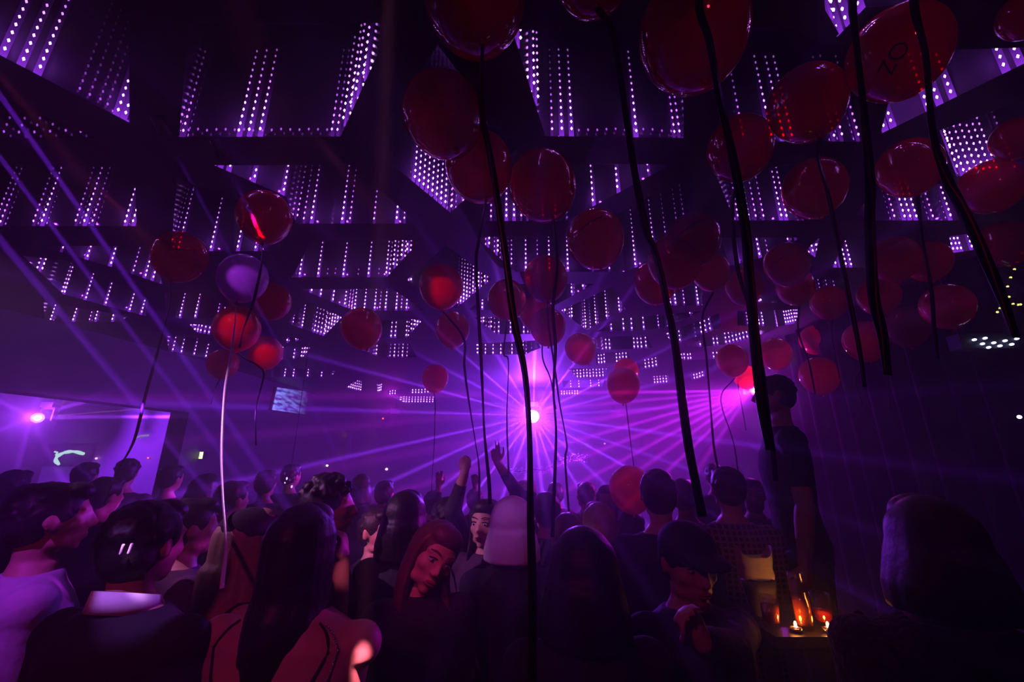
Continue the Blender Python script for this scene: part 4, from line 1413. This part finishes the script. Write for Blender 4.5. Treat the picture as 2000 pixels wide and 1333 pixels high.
# ceiling fixture seen as a double row of blue white points on the right
root = empty('ceiling_light_bar', P(1950, 668, 2.2))
tag(root, 'dark bar with ten blue white lamp points at the right edge', 'ceiling light')
mb = MB()
mb.box((-.20, .01, -.035), (.20, .08, .05))
mb.build('housing', M['black'], root, False)
tube([(-.15, .05, .05), (-.15, .05, CZ-root.location.z)], .008, 6).build('hanging_rod', M['black'], root)
tube([(.15, .05, .05), (.15, .05, CZ-root.location.z)], .008, 6).build('hanging_rod', M['black'], root)
mw_ = lit_mat('blue_white_point', (.55, .6, 1), 3.5)
for (x, y) in [(1903, 664), (1919, 672), (1924, 661), (1931, 679), (1941, 670), (1953, 676), (1963, 666), (1976, 673), (1986, 662)]:
    mb = MB()
    q = P(x, y, 2.2)-root.location
    mb.ellip((q.x, 0, q.z), (.008, .012, .007), None, 8, 6)
    mb.build('lamp_point', mw_, root)
# fairy lights hanging at the right edge
root = empty('fairy_lights', P(1975, 560, 2.2))
tag(root, 'string of small warm greenish fairy lights at the right edge', 'fairy lights')
L0 = root.location
pts = [PZ(2020, 455, CZ-.005)]+[P(x, y, 2.2) for x, y in [(2010, 470), (1990, 505), (1980, 530), (1968, 560), (1976, 592), (1995, 595), (1960, 598), (1948, 610)]]
tube(spline(local(pts, L0), 40), .0025, 6).build('wire', M['black'], root)
mg = lit_mat('warm_green_point', (.8, .8, .18), 1.6)
for i, p_ in enumerate(spline(local(pts, L0), 14)):
    mb = MB()
    mb.ellip(p_, (.006, .006, .006), None, 8, 6)
    mb.build('bulb', mg, root)
# hanging glass ornament left
root = empty('glass_pendant', P(566, 935, 4.4))
tag(root, 'cluster of glinting glass drops hanging left of the curly haired man', 'pendant')
mgl = mat('clear_glass_drop', (.8, .8, .9), .05, metal=.8)
mgg = lit_mat('glowing_glint', (.5, .4, 1), 2.5)  # glint put into some drops as their own glow
rnd = random.Random(3)
tube([(0, 0, .06), (0, 0, 1.55)], .003, 6).build('cord', M['black'], root)
for i in range(16):
    mb = MB()
    mb.ellip((rnd.uniform(-.08, .07), rnd.uniform(-.05, .05), rnd.uniform(-.10, .07)), (.008, .008, .014), None, 8, 6)
    mb.build('drop', mgl if i % 3 else mgg, root)
# glitter garland sagging under the star light
pts = [P(x, y, 6.4) for x, y in [(985, 915), (1010, 921), (1040, 917), (1065, 918), (1085, 906), (1105, 897), (1125, 893), (1146, 897)]]
root = empty('garland', pts[3])
tag(root, 'glittering tinsel garland sagging below the star light', 'garland')
Q = spline(local(pts, root.location), 60)
tube(Q, .008, 6).build('cord', M['cloth_plum'], root)
mb = MB()
for q_ in Q:
    for _ in range(5):
        octa(mb, q_+Vector((rnd.uniform(-.03, .03), rnd.uniform(-.03, .03), rnd.uniform(-.06, .05))), .009, .009)
mb.build('tinsel', mat('tinsel', (.9, .85, 1), .25, metal=.9), root, False)
# arched recess in the back wall
A = MB()
ca = P(1432, 935, 7.5)
def arch(r0, r1, y0, y1, zb):
    ra, rb = [], []
    N_ = 28
    o_, i_ = [], []
    for j in range(N_+1):
        t = PI*j/N_
        o_.append((ca.x+r1*math.cos(t), ca.z+r1*math.sin(t)))
        i_.append((ca.x+r0*math.cos(t), ca.z+r0*math.sin(t)))
    o_ = [(ca.x+r1, zb)]+o_+[(ca.x-r1, zb)]
    i_ = [(ca.x+r0, zb)]+i_+[(ca.x-r0, zb)]
    rings_ = []
    for (xo, zo), (xi, zi) in zip(o_, i_):
        rings_.append([Vector((xo, y0, zo)), Vector((xi, y0, zi)), Vector((xi, y1, zi)), Vector((xo, y1, zo))])
    A.rings(rings_)
arch(.24, .66, ca.y, ca.y+.35, .02)
o = A.build('arch', M['wall'], None, False)
tag(o, 'rounded dark archway standing at the back of the room behind the checked shirt', 'arch')
# lamps themselves
def moving_head(loc, label, hang, lens_col, ls, r=.07):
    root = empty('moving_head_lamp', loc)
    tag(root, label, 'stage lamp')
    d = (CAM-Vector(loc)).normalized()
    R = (-d).to_track_quat('Z', 'Y').to_matrix()
    mb = MB()
    def ring(r_, t):
        return [R@Vector((r_*math.cos(2*PI*j/20), r_*math.sin(2*PI*j/20), t)) for j in range(20)]
    mb.rings([ring(r*.6, .30), ring(r*1.15, .26), ring(r*1.25, .12), ring(r*1.2, .02), ring(r*1.05, 0.0), ring(r*1.0, .02)])
    mb.build('lamp_head', M['black'], root)
    mb = MB()
    mb.ellip((0, 0, 0), (r*.55, r*.55, r*.10), R, 20, 8)
    mb.build('lens', lit_mat('lens_glow', lens_col, ls), root)
    mb = MB()
    for s in (-1, 1):
        mb.box((s*r*1.45-.012, .10, -.03), (s*r*1.45+.012, .16, .16))
    mb.box((-r*1.5, .10, .15), (r*1.5, .16, .18))
    mb.build('yoke', M['black'], root, False)
    mb = MB()
    mb.box((-.10, .06, .18), (.10, .20, .26))
    mb.build('base_box', M['black'], root, False)
    if hang > .3:
        tube([(0, .16, .26), (0, .16, hang)], .010, 8).build('hanging_pole', mat('soot_black', (.001, .001, .001), 1, spec=0), root)
moving_head(STAR, 'blinding star shaped white violet stage lamp in the middle of the room', CZ-STAR.z, (.9, .7, 1), 60, .10)
moving_head(FAN, 'white violet stage lamp throwing a fan of beams to the left, by the raised man', CZ-FAN.z, (.95, .7, 1), 60, .06)
moving_head(SIDE, 'bright stage lamp in the side room at left with two thin beams', CZ-SIDE.z, (1, .85, 1), 60, .07)
for i, (bx, by, wdt, e) in enumerate(BEAMS[-2:]):
    s_ = beam_source(bx, by)
    mb = MB()
    R = (-BD).to_track_quat('Z', 'Y').to_matrix()
    mb.rings([[R@Vector((r_*math.cos(2*PI*j/12), r_*math.sin(2*PI*j/12), t)) for j in range(12)] for r_, t in ((.012, .09), (.022, .085), (.022, .02), (.018, .015))])
    o = mb.build('beam_lamp_housing', M['black'], None)
    o.location = s_
    tag(o, 'small black beam lamp under the ceiling %s' % ('beside the round left balloon' if i == 0 else 'above the farthest left balloon'), 'stage lamp')
# bright torpedo lamp at the left edge
root = empty('wall_spot', P(6, 546, 3.0))
tag(root, 'bright white lilac spot lamp cut by the left edge', 'stage lamp')
mb = MB()
mb.ellip((0, 0, 0), (.022, .03, .060), Matrix.Rotation(-.35, 3, 'Y'), 14, 10)
mb.build('lens', lit_mat('spot_lens', (.75, .5, 1), 7), root)
tube([(-.01, .02, .05), (-.05, .05, CZ-root.location.z)], .02, 8).build('hanging_arm', M['black'], root)
tube([(-.01, .02, .11), (-.004, .03, .03)], .035, 12).build('lamp_can', M['black'], root)
# podium under the raised man
root = empty('podium', (pod_c.x, pod_c.y, 0))
tag(root, 'low black podium under the raised man', 'podium')
mb = MB()
mb.box((-.30, -.22, .0), (.55, .40, POD-.04))
mb.build('base', M['black'], root, False)
mb = MB()
mb.box((-.32, -.24, POD-.04), (.57, .42, POD))
mb.build('top', M['wall'], root, False)
# black drape at the right
vd, fd = [], []
N_ = 110
CURVE = spline([(3.05, .7, 0), (3.02, 2.2, 0), (2.98, 3.3, 0), (2.98, 4.45, 0)], N_)
for zz in (0, CZ-.01):
    for j in range(N_+1):
        q = CURVE[j]
        vd.append((q.x+.05*math.sin(j*.9)+.02*math.sin(j*.37)+(.0 if zz else .02), q.y, zz))
for j in range(N_):
    fd.append((j, j+1, N_+2+j, N_+1+j))
base_n = len(vd)
vd += [(x+.02, y, z) for x, y, z in vd]
fd += [(base_n+j, base_n+N_+1+j, base_n+N_+2+j, base_n+j+1) for j in range(N_)]
o = mesh_obj('curtain', vd, fd, mat('plum_black_velvet', (.0025, .001, .003), 1.0, spec=.1), None)
tag(o, 'heavy dark drape hanging along the right wall', 'curtain')

# ---- bar table with orange lit glasses
TY = 1.85
tc_ = P(1550, 1212, TY)
TZ = tc_.z
root = empty('bar_table', (tc_.x, tc_.y, 0))
tag(root, 'black high table edge glowing orange under glasses', 'table')
mb = MB()
mb.box((-.17, -.16, TZ-.035), (.19, .20, TZ))
mb.build('table_top', M['shoe'], root, False)
tube([(0, .03, .02), (0, .03, TZ-.03)], .03, 12).build('pole', M['black'], root)
mb = MB()
mb.rings([[Vector((r_*math.cos(2*PI*j/24), .03+r_*math.sin(2*PI*j/24), z)) for j in range(24)] for r_, z in ((.13, 0), (.13, .012), (.04, .03))])
mb.build('foot_plate', M['black'], root)
glass = bpy.data.materials.new('drink_glass')
glass.use_nodes = True
n = glass.node_tree
n.nodes.clear()
out = n.nodes.new('ShaderNodeOutputMaterial')
tr = n.nodes.new('ShaderNodeBsdfTransparent')
tr.inputs[0].default_value = (.95, .85, .75, 1)
gl = n.nodes.new('ShaderNodeBsdfGlossy')
gl.inputs['Roughness'].default_value = .08
mx = n.nodes.new('ShaderNodeMixShader')
mx.inputs[0].default_value = .18
n.links.new(tr.outputs[0], mx.inputs[1])
n.links.new(gl.outputs[0], mx.inputs[2])
n.links.new(mx.outputs[0], out.inputs[0])
amber = mat('amber_drink', (.75, .22, .04), .15)
redd = mat('red_drink', (.7, .03, .01), .15)
def tumbler(x, y, r, h_, label, fill, fm):
    root = empty('drinking_glass', (tc_.x+x, tc_.y+y, TZ))
    tag(root, label, 'glass', 'glasses on the high table')
    mb = MB()
    mb.rings([[Vector((q*math.cos(2*PI*j/20), q*math.sin(2*PI*j/20), z)) for j in range(20)] for q, z in ((r*.85, 0.001), (r*.9, .01), (r, h_), (r-.003, h_), (r*.86, .015), (r*.5, .012))])
    mb.build('glass_wall', glass, root)
    if fill:
        mb = MB()
        mb.rings([[Vector((q*math.cos(2*PI*j/20), q*math.sin(2*PI*j/20), z)) for j in range(20)] for q, z in ((r*.80, .016), (r*.92, h_*fill))])
        mb.build('drink', fm, root)
tumbler(-.12, -.06, .034, .10, 'short orange lit glass at the left end of the high table', .7, amber)
tumbler(-.015, -.09, .033, .19, 'tall amber glass in the middle of the high table', .85, amber)
tumbler(.085, -.05, .036, .11, 'glass with red drink at the right of the high table', .5, redd)
tumbler(.145, -.10, .026, .06, 'tiny shot glass at the right end of the high table', .6, amber)
# candle: flame lights the table from inside a cup
root = empty('tea_light', (tc_.x-.065, tc_.y-.115, TZ))
tag(root, 'burning tea light in front of the glasses on the high table', 'candle')
mb = MB()
mb.rings([[Vector((q*math.cos(2*PI*j/16), q*math.sin(2*PI*j/16), z)) for j in range(16)] for q, z in ((.019, .001), (.020, .014), (.017, .014), (.017, .011))])
mb.build('cup', M['metal'], root)
mb = MB()
mb.ellip((0, 0, .024), (.005, .005, .011), None, 10, 8)
mb.build('flame', lit_mat('flame', (1, .4, .1), 14), root)
lamp('candle_light', 'POINT', (tc_.x-.065, tc_.y-.115, TZ+.035), .4, (1, .26, .04), .012)
lamp('candle_light', 'POINT', (tc_.x+.05, tc_.y-.12, TZ+.03), .4, (1, .26, .04), .012)
root = empty('tea_light', (tc_.x+.05, tc_.y-.12, TZ))
tag(root, 'second burning tea light, nearer the red drink', 'candle')
mb = MB()
mb.rings([[Vector((q*math.cos(2*PI*j/16), q*math.sin(2*PI*j/16), z)) for j in range(16)] for q, z in ((.019, .001), (.020, .014), (.017, .014), (.017, .011))])
mb.build('cup', M['metal'], root)
mb = MB()
mb.ellip((0, 0, .024), (.005, .005, .011), None, 10, 8)
mb.build('flame', lit_mat('flame', (1, .4, .1), 14), root)
# pale paper bag shape standing behind the table
bp = P(1475, 1098, TY+.06)
mb = MB()
rings = []
for i, (w_, z) in enumerate([(.062, -.062), (.066, -.045), (.060, -.02), (.066, .0), (.070, .03)]):
    ring = []
    for j in range(24):
        a = 2*PI*j/24
        x, y = w_*math.copysign(abs(math.cos(a))**.5, math.cos(a)), .03*math.copysign(abs(math.sin(a))**.5, math.sin(a))
        zz = z + (.045*abs(math.cos(a))**3-.010 if i == 4 else .004*math.sin(a*5+i))
        ring.append(Vector((x, y, zz)))
    rings.append(ring)
mb.rings(rings, cap=False)
mb.rings([rings[0], [v*.98+Vector((0, 0, .002)) for v in rings[0]]])
root = empty('paper_bag', (bp.x, bp.y, bp.z))
tag(root, 'crumpled cream paper bag on a dim stand, with two pointed top corners', 'bag')
mb.build('bag_body', mat('cream_paper', (.62, .58, .40), .8, nscale=25, namt=.12, bump=.5), root)
root2 = empty('plinth', (bp.x, bp.y, 0))
tag(root2, 'slim dark tapering stand under the cream paper bag', 'stand')
mb = MB()
mb.rings([[Vector((w_*math.cos(2*PI*j/16), w_*.7*math.sin(2*PI*j/16), z)) for j in range(16)] for w_, z in ((.09, 0), (.09, .03), (.03, .06), (.03, bp.z-.25), (.066, bp.z-.10), (.070, bp.z-.068))])
mb.build('stand_body', mat('dim_olive_paint', (.10, .10, .07), .6), root2)
lamp('bag_spot', 'SPOT', (bp.x+.5, bp.y-.9, 2.3), 2.0, (1, .85, .45), .03, Vector((-.5, .9, bp.z-2.3)), 9, .4)  # narrow warm spot aimed at the paper bag from above
# ---- tight beams that land on people
def hit(px, py, Y, src, e, col, ang, bl=.5):
    t = P(px, py, Y)
    lamp('unseen_spot', 'SPOT', src, e, col, .006, t-Vector(src), ang, bl)

for i, q in enumerate(BACKF):
    root = empty('back_fill_can', q)
    tag(root, 'dark can of an added fill lamp under the far ceiling at the %s of the back wall' % ('right' if i == 0 else 'left'), 'stage lamp')
    mb = MB()  # invented can for the added back fill
    mb.box((-.10, .40, -.05), (.10, .50, .08))
    mb.build('lamp_can', M['black'], root, False)
    tube([(0, .45, .08), (0, .45, CZ-q.z)], .012, 8).build('hanging_arm', M['black'], root)
